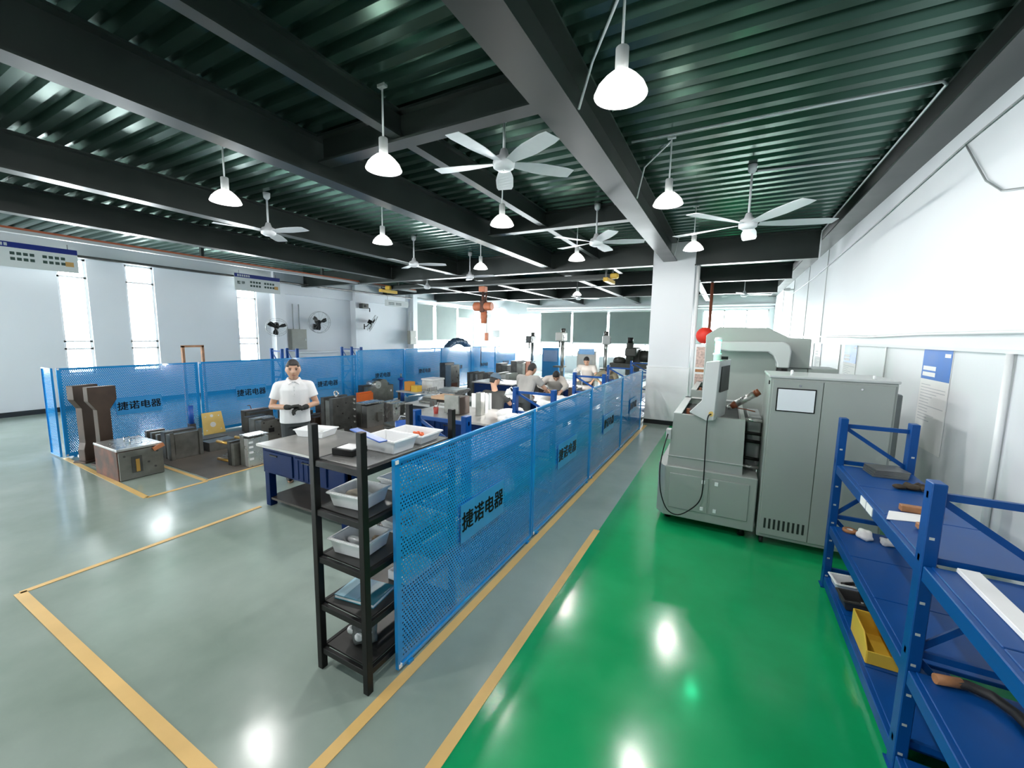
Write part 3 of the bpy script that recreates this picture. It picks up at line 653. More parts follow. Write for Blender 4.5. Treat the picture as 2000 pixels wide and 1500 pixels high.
# ================================================================ WORKBENCHES
BTOP = mat('worn_steel_bench_top', (.36, .35, .33), .32, metal=.5, vary=.18, scale=4)
def bench(x0, x1, y0, y1, label, h=.73):
    t = thing('workbench', label, 'workbench', ((x0+x1)/2, (y0+y1)/2, 0))
    wp(MB().box(x0, x1, y0, y1, h-.03, h), 'top', BTOP, t, .003)
    for x in (x0+.06, x1-.14):
        for y in (y0+.05, y1-.13): wp(MB().box(x, x+.08, y, y+.08, 0, h-.03), 'leg', BENCHB, t, .004)
    wp(MB().box(x0+.06, x1-.06, y0+.04, y0+.07, h-.33, h-.03), 'front_apron', BENCHB, t, .003)
    wp(MB().box(x0+.06, x1-.06, y1-.07, y1-.04, h-.20, h-.03), 'back_apron', BENCHB, t, .003)
    for x in (x0+.06, x1-.08): wp(MB().box(x, x+.02, y0+.07, y1-.07, h-.22, h-.03), 'side_apron', BENCHB, t, .003)
    for k in range(2):
        a = x0+.10+k*.55
        d = wp(MB().box(a, a+.50, y0+.025, y0+.042, h-.31, h-.07), 'drawer', BENCHB, t, .004)
        q = MB().box(a+.12, a+.25, y0+.014, y0+.026, h-.115, h-.10).build('handle', BLACK, None, .002); q.parent = d
    for k in range(3): wp(MB().box(x0+.70+k*.08, x0+.715+k*.08, y0+.018, y0+.028, h-.30, h-.09), 'rib', BENCHB, t, .002)
    wp(MB().box(x0+.07, x1-.07, y0+.06, y1-.06, .075, .10), 'lower_shelf', mat('dark_brown_shelf', (.045, .036, .03), .5), t, .002)
    return t
bench(-4.66, -3.20, 2.62, 3.55, 'nearest blue workbench with steel top, beside the man in the white shirt')
bench(-4.52, -2.55, 4.86, 5.95, 'second blue workbench holding a dark steel block and red cup')
bench(-4.35, -2.55, 7.15, 8.05, 'third blue workbench, where the two seated workers lean')
bench(-4.10, -2.45, 9.35, 10.2, 'fourth workbench with a bright task light')
bench(-6.10, -4.85, 9.2, 10.1, 'white-topped workbench left of the far task light')
tray('tray', 'round-cornered white tray on the nearest blue workbench', (-4.42, 3.22, .731), .40, .28, .09, .25)
lumpy('grey_part', 'small grey part inside the tray on the nearest workbench', 'part', (-4.36, 3.25, .739), .04, (1.4, .8, .6), MSTEEL, 51, .2)
# on the second bench
def block(name, label, x0, x1, y0, y1, z0, z1, material, bev=.004, cat='mold', group=None):
    o = MB().box(-(x1-x0)/2, (x1-x0)/2, -(y1-y0)/2, (y1-y0)/2, 0, z1-z0).build(name, material, bev=bev); o.location = ((x0+x1)/2, (y0+y1)/2, z0); return tag(o, label, cat, group)
t = thing('steel_block', 'dark square steel block with a face plate on the second workbench', 'steel block', (-3.78, 5.28, .731))
MB().box(-.13, .13, -.10, .17, 0, .28).build('body', BROWNST, t, bev=.004); MB().box(-.15, .13, -.135, -.102, .02, .31).build('face_plate', MSTEEL, t, bev=.003)
t = thing('pen_cup', 'small red cup with pens on the second workbench', 'cup', (-4.06, 5.10, .731)); MB().lathe([(.035, 0), (.045, .10), (.041, .10), (.031, .006), (.002, .006)], 16).build('cup', mat('red_plastic', (.32, .03, .02), .4), t)
for a in (.2, -.3): MB().cyl((0, 0, .01), (a*.25, .02, .19), .005, 6).build('pen', RUST, t)
t = thing('steel_column', 'narrow upright steel bar standing on the second workbench', 'steel bar', (-3.40, 5.38, .731)); MB().box(-.05, .05, -.06, .06, 0, .36).build('bar', MSTEEL, t, bev=.003); MB().box(-.06, .06, .06, .12, .02, .34).build('liner', WPLAS, t, bev=.003)
t = thing('blue_bucket', 'blue bin with white handle in front of the second workbench', 'bin', (-4.3, 4.62, 0)); MB().lathe([(.10, 0), (.13, .66), (.12, .66), (.095, .01), (.002, .01)], 20).build('body', BLUEP, t); MB().tube([(-.12, 0, .65), (-.06, 0, .74), (.06, 0, .74), (.12, 0, .65)], .006, 6).build('handle', WPLAS, t)
t = thing('paper_tray', 'flat grey board with tools on the second workbench, far left end', 'board', (-4.2, 5.65, .731)); MB().box(-.25, .25, -.12, .12, 0, .03).build('board', LGREY, t, bev=.003); MB().cyl((-.2, -.05, .045), (.2, .04, .045), .012, 10).build('rod', STEEL, t)
def rag(label, x, y, z, r, sq, seed): return lumpy('rag', label, 'rag', (x, y, z), r, sq, CLOTH, seed, .4, group='white rags on the benches and racks')
rag('largest white rag heap on the right end of the second workbench', -2.85, 5.45, .731, .15, (1.5, 1.2, .6), 61)
rag('white rag draped at the front right corner of the second workbench', -2.75, 5.12, .731, .10, (1.6, .8, .5), 62)
rag('folded white rag on the third workbench before the grey shirt worker', -2.80, 7.4, .731, .12, (1.4, 1, .6), 63)
t = thing('whiteboard', 'white board with drawings standing on the second workbench, left of the capped worker', 'board', (-3.72, 5.88, .731)); MB().box(-.17, .17, -.012, .012, 0, .25).build('panel', PAPER, t, bev=.002); MB().box(.17, .22, -.012, .012, 0, .28).build('edge', LGREY, t)

# ================================================================ BLUE RACKS BEHIND THE AISLE FENCE
def fence_rack(ya, yb, label, h=1.38, first=False):
    t = thing('blue_rack', label, 'rack', (-2.05, (ya+yb)/2, 0)); x0, x1 = -2.32, -1.76
    if first: rack_frame(t, x0, x1, ya, h, RACKB, .05, .08)
    rack_frame(t, x0, x1, yb, h, RACKB, .05, .08)
    for z in (.98, .5, .1):
        for x in (x0, x1-.04): wp(MB().box(x, x+.04, ya+.04, yb-.04, z-.06, z-.005), 'shelf_beam', RACKB, t, .003)
        wp(MB().box(x0+.02, x1-.02, ya+.045, yb-.045, z-.018, z), 'shelf_board', RACKB, t)
    return t
fence_rack(2.62, 4.45, 'blue rack just behind the black shelf unit and the fence', 1.36, True)
fence_rack(4.50, 6.66, 'blue rack behind the second fence panel with white rags')
fence_rack(6.71, 8.90, 'blue rack behind the third fence panel')
fence_rack(8.95, 11.3, 'farthest blue rack, ending beside the white pillar', 1.36)
rag('white rag heap on the blue rack behind the second fence panel, near end', -2.05, 4.85, .981, .13, (1.2, 1.3, .7), 71)
rag('white rag heap on the blue rack behind the second fence panel, middle', -2.02, 5.4, .981, .14, (1.2, 1.4, .6), 72)
rag('white rag on the blue rack behind the first fence panel', -2.0, 4.0, .981, .12, (1.2, 1.5, .6), 73)
rag('pale rag on the blue rack behind the third fence panel', -2.0, 7.3, .981, .12, (1.3, 1.5, .6), 74)
rag('pale rag on the farthest blue rack', -2.0, 9.6, .981, .12, (1.3, 1.5, .6), 75)
# ================================================================ MOLDS AND STEEL ON THE FLOOR
MATF = mat('brown_grey_floor_mat', (.13, .115, .10), .6, vary=.2, scale=3)
o = MB().box(-8.6, -6.06, 2.78, 9.0, 0, .006).build('floor_mat', MATF); tag(o, 'large brown grey mat under the steel molds', 'mat')
MZ = .0065
# nearest mold: rusty side, milled top and front
t = thing('mold', 'large milled steel mold with rusty side nearest the camera on the left', 'mold', (-7.27, 2.40, 0), 0, 'steel injection molds')
MB().box(-.37, .35, -.265, .22, 0, .40).build('body', RUST, t, bev=.005)
MB().box(.352, .378, -.255, .215, .01, .39).build('front_plate', MSTEEL, t, bev=.003)
MB().box(-.37, .38, -.27, .225, .402, .432).build('top_plate', BSTEEL, t, bev=.004)
MB().box(.379, .386, -.13, -.02, .09, .31).build('recess', DSTEEL, t); MB().box(.386, .392, -.09, -.05, .10, .27).build('core_insert', GOLD, t)
for y, z in ((-.2, .33), (.15, .33), (.12, .12), (.05, .2)): MB().cyl((.377, y, z), (.384, y, z), .014, 12).build('bolt', DSTEEL, t)
for x in (-.1, .08): MB().tube([(x, -.03, .43), (x, -.03, .49), (x, .03, .49), (x, .03, .43)], .008, 8).build('lifting_eye', CHROME, t)
MB().bar((.40, .10, .36), (.40, .22, .41), .03, .05).build('copper_block', mat('copper', (.65, .25, .12), .4, metal=.5), t)
# two brown uprights with hammer-head tops
def upright(label, x, y, yaw):
    t = thing('steel_upright', label, 'steel frame', (x, y, 0), yaw, 'brown steel uprights')
    pr_ = [(-.10, 0), (.10, 0), (.10, .20), (.075, .30), (.075, .82), (.16, .96), (.16, 1.16), (-.16, 1.16), (-.16, .96), (-.075, .82), (-.075, .30), (-.10, .20)]
    MB().prism(pr_, -.06, .06, 'x').build('web_plate', BROWNST, t, bev=.006)
    MB().box(-.11, .11, -.14, .14, 0, .03).build('base', BROWNST, t, bev=.003); return t
upright('left one of two dark brown hammer-headed steel uprights by the fence end', -8.42, 2.30, .35)
upright('right one of two dark brown hammer-headed steel uprights by the fence end', -8.03, 2.37, .10)
def mold(label, x0, x1, y0, y1, h, mats=(MSTEEL, BSTEEL), layers=(), eyes=0, holes=(), zb=MZ, name='mold', group='steel injection molds', rz=0):
    # stack of plates along x (seen edge-on) or z; +x face carries the bolt holes
    cx, cy = (x0+x1)/2, (y0+y1)/2; t = thing(name, label, 'mold', (cx, cy, zb), rz, group); a, b = (x1-x0)/2, (y1-y0)/2
    lay = layers or ((0, 1, 1.0),)
    for k, (p, q, s) in enumerate(lay):
        MB().box(-a+2*a*p, -a+2*a*q-.003, -b*s, b*s, 0, h*(1 if k % 2 == 0 else .94)).build('plate', mats[k % len(mats)], t, bev=.004)
    for y, z, r in holes: MB().cyl((a-.004, y*b, z*h), (a+.002, y*b, z*h), r, 14).build('hole', BLACK, t)
    for k in range(eyes):
        yy = (k-(eyes-1)/2)*.12; MB().tube([(0, yy-.025, h), (0, yy-.02, h+.045), (0, yy+.02, h+.045), (0, yy+.025, h)], .007, 8).build('lifting_eye', BSTEEL, t)
    return t
L3 = ((0, .3, 1), (.3, .7, .94), (.7, 1, 1)); L2 = ((0, .5, 1), (.5, 1, .96)); L4 = ((0, .2, 1), (.2, .5, .93), (.5, .8, .93), (.8, 1, 1))
t = mold('steel frame mold with a square pocket and corner pillars behind the nearest mold', -7.68, -7.40, 2.90, 3.33, .42, (DSTEEL, MSTEEL), L2)
MB().box(.145, .148, -.15, .15, .08, .36).build('pocket', MSTEEL, t)
for y in (-.19, .19): MB().box(.14, .165, y-.025, y+.025, 0, .43).build('pillar', MSTEEL, t, bev=.003)
for i in range(4):
    mold(('first', 'second', 'third', 'fourth')[i]+' thin steel plate of the row standing left of the frame mold', -8.36+.16*i, -8.29+.16*i, 2.95+.01*i, 3.2+.01*i, .33-.01*i, (MSTEEL,), group='thin plates in a row', name='steel_plate')
mold('low stack of grey plates lying behind the frame mold', -7.95, -7.40, 3.42, 3.85, .16, (DSTEEL, MSTEEL), L2)
# clamp with blue handle
t = thing('screw_clamp', 'heavy clamp with a tall blue handle standing behind the plates', 'clamp', (-8.2, 3.55, MZ))
MB().cyl((-.14, 0, .16), (.16, 0, .16), .075, 18).build('barrel', DSTEEL, t, bev=.005); MB().box(-.15, .15, -.10, .10, 0, .09).build('base', MSTEEL, t, bev=.006); MB().box(-.045, .045, -.045, .045, .20, .36).build('column', DSTEEL, t, bev=.004); MB().cyl((0, 0, .36), (0, 0, .68), .038, 14).build('handle', BLUEP, t)
# yellow plate
t = thing('yellow_plate', 'yellow rectangular plate with holes leaning on the blue fence', 'plate', (-8.70, 4.12, MZ), 0)
poly = [(-.18, 0), (.20, 0), (.18, .42), (-.16, .42)]
o = MB().prism(poly, -.012, .012, 'x').build('plate', YELPLATE, t, bev=.003); o.rotation_euler = (0, -.20, 0); o.location = (.02, 0, 0)
for y, z, r in ((0, .18, .05), (0, .35, .028), (-.11, .34, .012), (.12, .34, .012), (-.12, .08, .012), (.13, .08, .012)):
    q = MB().cyl((-.0135, y, z), (.0135, y, z), r, 16).build('hole', mat('pale_hole', (.75, .75, .72), .5), o)
t = thing('yellow_hook', 'yellow bent hook bracket standing by the blue fence', 'hook', (-8.55, 4.72, MZ), .3)
MB().tube([(0, .10, .02), (0, -.02, .03), (0, -.05, .12), (0, -.02, .26), (0, .02, .30), (0, .06, .28)], .022, 8).build('bracket', YELPLATE, t); MB().tube([(0, .05, .28), (0, .07, .36), (0, .02, .48), (0, -.03, .48)], .008, 6).build('hook', RUBBER, t)
t = mold('upright plate pair with brass guide pins lying at the mat edge near the workbench', -6.46, -6.30, 3.22, 3.56, .36, (DSTEEL, MSTEEL), L2, name='pin_plate')
for y, z in ((-.14, .05), (.12, .03), (-.14, .32), (.12, .33)): MB().cyl((-.08, y, z), (-.36, y-.02, z), .022, 12).build('guide_pin', GOLD, t); 
for k in range(7): MB().cyl((-.08, -.11+.035*k, .10+.02*(k % 3)), (-.30, -.13+.035*k, .10+.02*(k % 3)), .007, 8).build('ejector_pin', STEEL, t)
t = mold('light grey upright mold half beside the brass guide pins', -6.27, -6.08, 3.30, 3.62, .45, (MSTEEL, BSTEEL), L2); 
MB().box(-.12, .11, -.15, .15, .452, .465).build('top_plate', BSTEEL, t)
for z in (.1, .2, .28, .35): MB().box(.096, .10, -.14, -.08, z, z+.03).build('slot', WPLAS, t)
# rows towards the far end
mold('dark rectangular block standing by the fence left of the man', -8.45, -8.15, 4.50, 4.98, .42, (DSTEEL, DSTEEL), L2)
mold('flat-topped dark mold half in front of the dark block', -8.1, -7.78, 4.36, 4.70, .36, (DSTEEL, MSTEEL), L2)
t = mold('grey mold with square hole in its face, left of the man', -7.76, -7.38, 4.26, 4.64, .38, (MSTEEL, MSTEEL), L2, 0, ((0, .62, .016), (-.7, .85, .012), (.7, .85, .012), (-.7, .15, .012), (.7, .15, .012)))
MB().box(.188, .194, -.05, .05, .13, .21).build('square_hole', BLACK, t); MB().box(-.15, -.05, -.1, .1, .378, .39).build('top_plate', BSTEEL, t); MB().box(.05, .15, -.1, .1, .36, .39).build('top_plate', DSTEEL, t)
mold('long low mold with milled top behind the square-hole mold', -8.3, -7.7, 5.15, 5.55, .34, (MSTEEL, BSTEEL, DSTEEL), L3)
mold('brown steel mold immediately behind the man', -7.9, -7.5, 5.75, 6.15, .40, (BROWNST, DSTEEL), L2)
mold('dark brown low block right of the man', -7.55, -7.2, 5.22, 5.68, .30, (BROWNST, BROWNST), L2)
mold('dark twin block right of the man, nearer the tall mold', -7.15, -6.78, 5.30, 5.75, .38, (BROWNST, DSTEEL), L2)
t = mold('tallest grey mold with coolant fittings between the man and the workbench', -6.74, -6.40, 5.02, 5.56, .76, (DSTEEL, MSTEEL, DSTEEL), L3, 0, ((-.6, .8, .014), (-.2, .6, .014), (.3, .45, .014), (-.5, .3, .014), (.5, .2, .014), (.1, .85, .012)))
for z in (.25, .36, .5, .62, .70): MB().cyl((.17, .20, z), (.21, .20, z), .018, 10).build('fitting', BSTEEL, t)
MB().lathe([(.04, -.012), (.062, -.012), (.062, .012), (.04, .012), (.04, -.012)], 20).build('lifting_ring', BSTEEL, t).matrix_local = Matrix.Translation((0, -.05, .82)) @ Matrix.Rotation(PI/2, 4, 'X')
MB().box(.17, .20, -.18, -.06, .10, .16).build('bracket', BSTEEL, t)
t = mold('pale L-shaped milled mold right of the tallest mold', -6.86, -6.55, 5.95, 6.45, .50, (MSTEEL, STEEL), L2)
MB().box(-.15, .155, -.25, .25, .50, .525).build('top_plate', BSTEEL, t); MB().box(.155, .20, .02, .14, .12, .30).build('side_block', MSTEEL, t)
t = mold('white-faced milled mold with black socket next to the L-shaped one', -6.80, -6.45, 6.60, 7.02, .46, (BSTEEL, BSTEEL), L2, 0, ((-.5, .7, .022),))
MB().box(.175, .179, .02, .16, .15, .38).build('slot', DSTEEL, t)
mold('bright orange upright plate among the molds', -8.0, -7.88, 6.95, 7.40, .52, (ORANGE, ORANGE), L2, name='orange_plate')
t = mold('large grey mold half with round boss on top behind the orange plate', -8.6, -8.25, 7.55, 8.5, .60, (DSTEEL, MSTEEL), L2)
MB().cyl((-.17, .1, .58), (.17, .1, .58), .16, 20).build('boss', MSTEEL, t); MB().cyl((-.175, -.1, .60), (.175, -.1, .60), .10, 20).build('boss', BSTEEL, t); MB().cyl((.175, .36, .40), (.18, .36, .40), .03, 12).build('hole', WPLAS, t)
t = thing('blue_jack', 'blue screw jack standing by the far fence', 'jack', (-8.45, 9.0, 0)); MB().lathe([(.09, 0), (.09, .25), (.05, .30), (.05, .62), (.09, .63), (.09, .68), (.03, .70)], 16, (0,0,0), True).build('body', BLUEP, t); MB().cyl((0,0,.70), (0,0,.82), .02, 10).build('screw', STEEL, t)
# middle low tables loaded with steel parts
def low_table(label, x0, x1, y0, y1, h):
    t = thing('low_table', label, 'table', ((x0+x1)/2, (y0+y1)/2, 0)); a, b = (x1-x0)/2, (y1-y0)/2
    MB().box(-a, a, -b, b, h-.03, h).build('top', LGREY, t, bev=.003)
    for x in (-a+.03, a-.08):
        for y in (-b+.03, b-.08): MB().box(x, x+.05, y, y+.05, 0, h-.03).build('leg', DSTEEL, t)
    return t
low_table('low steel table with yellow boxes and wrapped parts', -7.6, -6.5, 7.9, 9.3, .50)
low_table('low steel table stacked with milled plates left of the workers', -6.1, -5.1, 6.6, 8.2, .50)
block('yellow_box', 'orange yellow box on the low table by the far fence', -7.45, -7.25, 8.05, 8.25, .501, .74, mat('orange_card', (.72, .30, .04), .5), cat='box')
block('yellow_box', 'smaller bright yellow box on the low table', -7.18, -6.98, 8.0, 8.2, .501, .66, YELLOW, cat='box')
t = thing('wrapped_crate', 'crate wrapped in clear film with white lid on the low table', 'crate', (-6.98, 8.65, .501)); MB().box(-.19, .19, -.25, .25, 0, .26).build('crate', GLASSY, t, bev=.02); MB().box(-.20, .20, -.26, .26, .26, .31).build('lid', WPLAS, t, bev=.01)
t = thing('comb_plate', 'steel plate with a comb of upright pins on the low table', 'plate', (-6.66, 8.15, .501)); MB().box(-.12, .12, -.2, .2, 0, .05).build('plate', BSTEEL, t, bev=.003)
for k in range(8): MB().cyl((.06, -.17+k*.048, .05), (.06, -.17+k*.048, .14), .008, 8).build('pin', DSTEEL, t)
def plates(label, x, y, z, n_, w, d, seed):
    rnd = random.Random(seed); t = thing('plate_pile', label, 'plates', (x, y, z)); zz = 0
    for k in range(n_):
        h = rnd.uniform(.02, .05); MB().cbox(rnd.uniform(-.03, .03), rnd.uniform(-.03, .03), zz, w*rnd.uniform(.7, 1), d*rnd.uniform(.7, 1), h-.001, rnd.uniform(-.3, .3)).build('plate', (MSTEEL, BSTEEL, DSTEEL, STEEL)[rnd.randrange(4)], t, bev=.002); zz += h
    return t
plates('pile of milled plates on the low table left of the workers, nearest', -5.55, 6.95, .501, 5, .55, .4, 1)
plates('pile of milled plates on the low table left of the workers, rear', -5.6, 7.7, .501, 6, .6, .5, 2)
plates('thin steel plates on the floor before the second workbench', -5.35, 5.35, .001, 5, .6, .5, 3)
plates('pile of steel plates on the floor between the molds and the workbench', -5.7, 6.0, .001, 7, .55, .45, 4)
t = mold('grey mold with boxes on top at the left end of the second workbench', -5.05, -4.70, 6.15, 6.6, .74, (DSTEEL, STEEL), L2, zb=0)
MB().box(-.16, .16, -.2, .2, .742, .80).build('tan_top', mat('tan_board', (.55, .36, .22), .6), t, bev=.003)
# tall molds by the far fence
t = mold('tall two-tone steel mold with rusty base against the far fence', -8.35, -7.9, 10.7, 11.2, 1.05, (DSTEEL, STEEL), L2, zb=0); MB().box(.226, .24, -.24, .10, .02, .40).build('rust_plate', RUST, t)
mold('ribbed dark grey mold left of the tall orange-sided mold', -7.4, -7.0, 10.9, 11.5, .78, (DSTEEL, MSTEEL, DSTEEL, STEEL), L4, zb=0)
mold('dark grey upright mold in the middle of the far row', -6.8, -6.45, 10.9, 11.3, .80, (DSTEEL, DSTEEL), L2, zb=0)
mold('grey mold with milled edges at the right of the far row', -6.3, -5.85, 10.9, 11.5, .82, (MSTEEL, STEEL, MSTEEL), L3, zb=0)
t = mold('tall steel mold with orange side plate in the far row', -6.55, -6.1, 12.3, 12.9, 1.12, (DSTEEL, MSTEEL), L2, zb=0); MB().box(.226, .245, -.05, .28, .35, 1.10).build('orange_plate', mat('salmon_paint', (.62, .20, .10), .5), t)
mold('dark square mold behind the ribbed mold', -7.2, -6.75, 12.4, 12.9, 1.0, (DSTEEL, DSTEEL), L2, zb=0)
mold('low dark mold right of the far row', -5.6, -5.1, 12.0, 12.6, .6, (DSTEEL, BROWNST), L2, zb=0)
mold('brown dark block at the right end of the third workbench', -2.78, -2.58, 7.70, 8.0, .24, (BROWNST, DSTEEL), L2, zb=.7315)
# ================================================================ PEOPLE
def ell(mb, secs, n=16):                                       # closed loft of horizontal ellipses: (x, y, z, rx, ry)
    v = [(x+rx*math.cos(2*PI*k/n), y+ry*math.sin(2*PI*k/n), z) for x, y, z, rx, ry in secs for k in range(n)]; f = []
    for i in range(len(secs)-1): f += [(i*n+k, i*n+(k+1) % n, (i+1)*n+(k+1) % n, (i+1)*n+k) for k in range(n)]
    e = (len(secs)-1)*n; f += [tuple(range(n-1, -1, -1)), tuple(e+k for k in range(n))]
    return mb.add(v, f, True)
def limb(mb, pts, rs, n=12):                                   # capsule chain with taper
    fine = []; fr = []
    for i in range(len(pts)-1):
        for k in range(4):
            q = k/4; fine.append(Vector(pts[i]).lerp(Vector(pts[i+1]), q)); fr.append(rs[i]*(1-q)+rs[i+1]*q)
    fine.append(Vector(pts[-1])); fr.append(rs[-1]); mb.tube(fine, fr, n)
    for p, r in zip(pts, rs): mb.ball(p, r*.99, n, 8)
    return mb
def fuse(mb, name, material, parent, vox, sm=2):
    o = mb.build(name, material); md = o.modifiers.new('r', 'REMESH'); md.mode = 'VOXEL'; md.voxel_size = vox; md.use_smooth_shade = True
    s = o.modifiers.new('s', 'SMOOTH'); s.iterations = sm; s.factor = .5
    dg = bpy.context.evaluated_depsgraph_get(); me = bpy.data.meshes.new_from_object(o.evaluated_get(dg)); o.modifiers.clear(); o.data = me
    o.parent = parent; return o
def head_verts(mb, M):
    n, mm = 32, 24; o = len(mb.v); mb.ball((0,0,0), 1, n, mm)
    G = lambda x, y, z, a, b, c, s: math.exp(-((x-a)**2+(y-b)**2+(z-c)**2)/(2*s*s))
    for i in range(o, len(mb.v)):
        x, y, z = mb.v[i]; jaw = 1-.30*max(0, -z)**1.4; fr = max(0, -y)
        X = x*.078*jaw; Y = y*.096*(1-.12*max(0, -z) if y > 0 else 1); Z = z*.118
        Y -= .026*G(x, y, z, 0, -1, -.12, .13)+.012*G(x, y, z, 0, -.95, .05, .12)
        for sgn in (-1, 1): Y += .011*G(x, y, z, .36*sgn, -.9, .10, .15); X += sgn*.004*G(x, y, z, .6*sgn, -.7, -.1, .2)
        Y -= .006*fr*G(0, 0, z, 0, 0, .28, .09)+.008*G(x, y, z, 0, -.85, -.48, .16)+.010*G(x, y, z, 0, -.6, -.85, .2)
        Y += .005*G(x, y, z, 0, -.9, -.33, .06)
        mb.v[i] = tuple(M @ Vector((X, Y, Z)))
    for sgn in (-1, 1):
        k = len(mb.v); mb.ball((0,0,0), 1, 10, 8)
        for i in range(k, len(mb.v)):
            x, y, z = mb.v[i]; mb.v[i] = tuple(M @ Vector((sgn*(.077+.007*x), .012+.016*y, -.004+.026*z)))
def hand(mb, p, d, s=1.0, curl=.5, side=1):
    # palm at wrist p heading along d; five unequal bent fingers
    p, d = Vector(p), Vector(d).normalized(); up = Vector((0,0,1)); a = d.cross(up).normalized()*side; b = a.cross(d)*side
    c = p+d*.045*s; k = len(mb.v); mb.ball((0,0,0), 1, 12, 8)
    for i in range(k, len(mb.v)):
        x, y, z = mb.v[i]; mb.v[i] = tuple(c+d*(.055*s*x)+a*(.044*s*y)+b*(.020*s*z))
    for j, (off, ln) in enumerate(((-.031, .062), (-.010, .078), (.011, .082), (.031, .072))):
        q = c+d*.042*s+a*off*s; e1 = q+(d*math.cos(curl*.6)-b*math.sin(curl*.6))*ln*.45*s; e2 = e1+(d*math.cos(curl*1.6)-b*math.sin(curl*1.6))*ln*.35*s; e3 = e2+(d*math.cos(curl*2.3)-b*math.sin(curl*2.3))*ln*.25*s
        limb(mb, [q, e1, e2, e3], [.0105*s, .010*s, .009*s, .0075*s], 8)
    q = c-d*.02*s+a*.036*s; limb(mb, [q, q+a*.030*s+d*.025*s, q+a*.038*s+d*.058*s], [.014*s, .012*s, .009*s], 8)
def person(label, loc, rz, J, shirt, hair='short', gloves=None, vox=.009, capm=None, standing=True):
    t = thing('person', label, 'person', loc, rz)
    hc = Vector(J['head']); M = Matrix.Translation(hc) @ Matrix.Rotation(J.get('yaw', 0), 4, 'Z') @ Matrix.Rotation(J.get('pitch', 0), 4, 'X') @ Matrix.Scale(J.get('hs', 1.04), 4)
    sh, el, ha = J['sh'], J['el'], J['ha']; chest = Vector(J['chest']); pel = Vector(J['pelvis'])
    body = MB(); head_verts(body, M)
    limb(body, [tuple(M @ Vector((0, .015, -.06))), tuple(chest+Vector((0, .0, .12)))], [.050, .058])
    k = len(body.v); ell(body, [(pel.x, pel.y, pel.z-.05, .15, .10), (pel.x, pel.y, pel.z+.05, .14, .095), *[((pel.x*(1-q)+chest.x*q), (pel.y*(1-q)+chest.y*q), (pel.z*(1-q)+chest.z*q), .135+.02*q, .092+.012*q) for q in (.35, .7, 1)], (chest.x, chest.y, chest.z+.10, .10, .07)])
    for s in (0, 1):
        limb(body, [sh[s], el[s], ha[s]], [.050, .040, .028])
        if not gloves: hand(body, ha[s], Vector(ha[s])-Vector(el[s]), 1.0, .5, 1 if s else -1)
        limb(body, [J['hip'][s], J['kn'][s], J['ft'][s]], [.075, .055, .040])
        f = Vector(J['ft'][s]); limb(body, [f+Vector((0, .04, -.02)), f+Vector((0, -.14, -.04))], [.045, .035])
    fuse(body, 'body', SKIN, t, vox)
    # shirt
    sb = MB(); hem = Vector(J['hem'])
    secs = [(hem.x, hem.y, hem.z, .188, .132)]+[((hem.x*(1-q)+chest.x*q), (hem.y*(1-q)+chest.y*q), (hem.z*(1-q)+chest.z*q), .176+.016*q, .124+.010*q) for q in (.3, .65, 1)]+[(chest.x, chest.y, chest.z+.075, .165, .105), (chest.x, chest.y, chest.z+.125, .085, .075)]
    ell(sb, secs)
    for s in (0, 1):
        A, B = Vector(sh[s]), Vector(el[s]); lim = J.get('sleeve', .62); e = A.lerp(B, lim)
        limb(sb, [tuple(chest+Vector((0, 0, .07))), tuple(A)], [.07, .074]); sb.tube([A, A.lerp(e, .5), e], [.074, .070, .068], 12); sb.ball(tuple(A), .074, 12, 8)
        if lim > .95: limb(sb, [tuple(B), tuple(B.lerp(Vector(ha[s]), .85))], [.060, .042])
    o = fuse(sb, 'shirt', shirt, t, vox, 10)
    if J.get('collar', True):
        cm = MB(); nb = chest+Vector((0, -.012, .135)); q = len(cm.v)
        cm.lathe([(.070, 0), (.066, .03), (.072, .034), (.082, .0), (.070, 0)], 20)
        for i in range(q, len(cm.v)):
            x, y, z = cm.v[i]; dip = -.03*max(0, -y/.07); cm.v[i] = (nb.x+x, nb.y+y, nb.z+z+dip-.01)
        cm.build('collar', shirt, t)
    if J.get('collar', True):
        zc = chest.z+.118; yc = chest.y-.095
        for sg in (-1, 1):
            MB().add([(chest.x+sg*.072, yc+.065, zc+.045), (chest.x+sg*.012, yc-.004, zc-.005), (chest.x+sg*.060, yc-.022, zc-.040), (chest.x+sg*.092, yc+.050, zc+.012), (chest.x+sg*.072, yc+.071, zc+.040), (chest.x+sg*.012, yc+.004, zc-.009), (chest.x+sg*.060, yc-.014, zc-.046), (chest.x+sg*.092, yc+.056, zc+.006)], [(0, 1, 2, 3), (7, 6, 5, 4), (0, 4, 5, 1), (1, 5, 6, 2), (2, 6, 7, 3), (3, 7, 4, 0)]).build('collar_flap', shirt, t)
        MB().box(chest.x-.014, chest.x+.014, chest.y-.142, chest.y-.128, chest.z-.07, chest.z+.07).build('placket', shirt, t, bev=.003)
        for k in range(3): MB().cyl((chest.x, chest.y-.144, chest.z-.05+.045*k), (chest.x, chest.y-.141, chest.z-.05+.045*k), .005, 8).build('button', LGREY, t)
    tr = MB()
    ell(tr, [(pel.x, pel.y, pel.z-.12, .168, .118), (pel.x, pel.y, pel.z, .170, .118), (pel.x, pel.y, pel.z+.09, .160, .112)])
    for s in (0, 1): limb(tr, [J['hip'][s], J['kn'][s], tuple(Vector(J['ft'][s])+Vector((0, 0, .03)))], [.094, .075, .062])
    fuse(tr, 'trousers', TROUS, t, vox*1.2)
    for s in (0, 1):
        f = Vector(J['ft'][s]); k = MB(); k.ball((f.x, f.y-.06, f.z-.025), .05, 12, 8, (1, 2.5, .95)); k.build('shoe', BLACK, t)
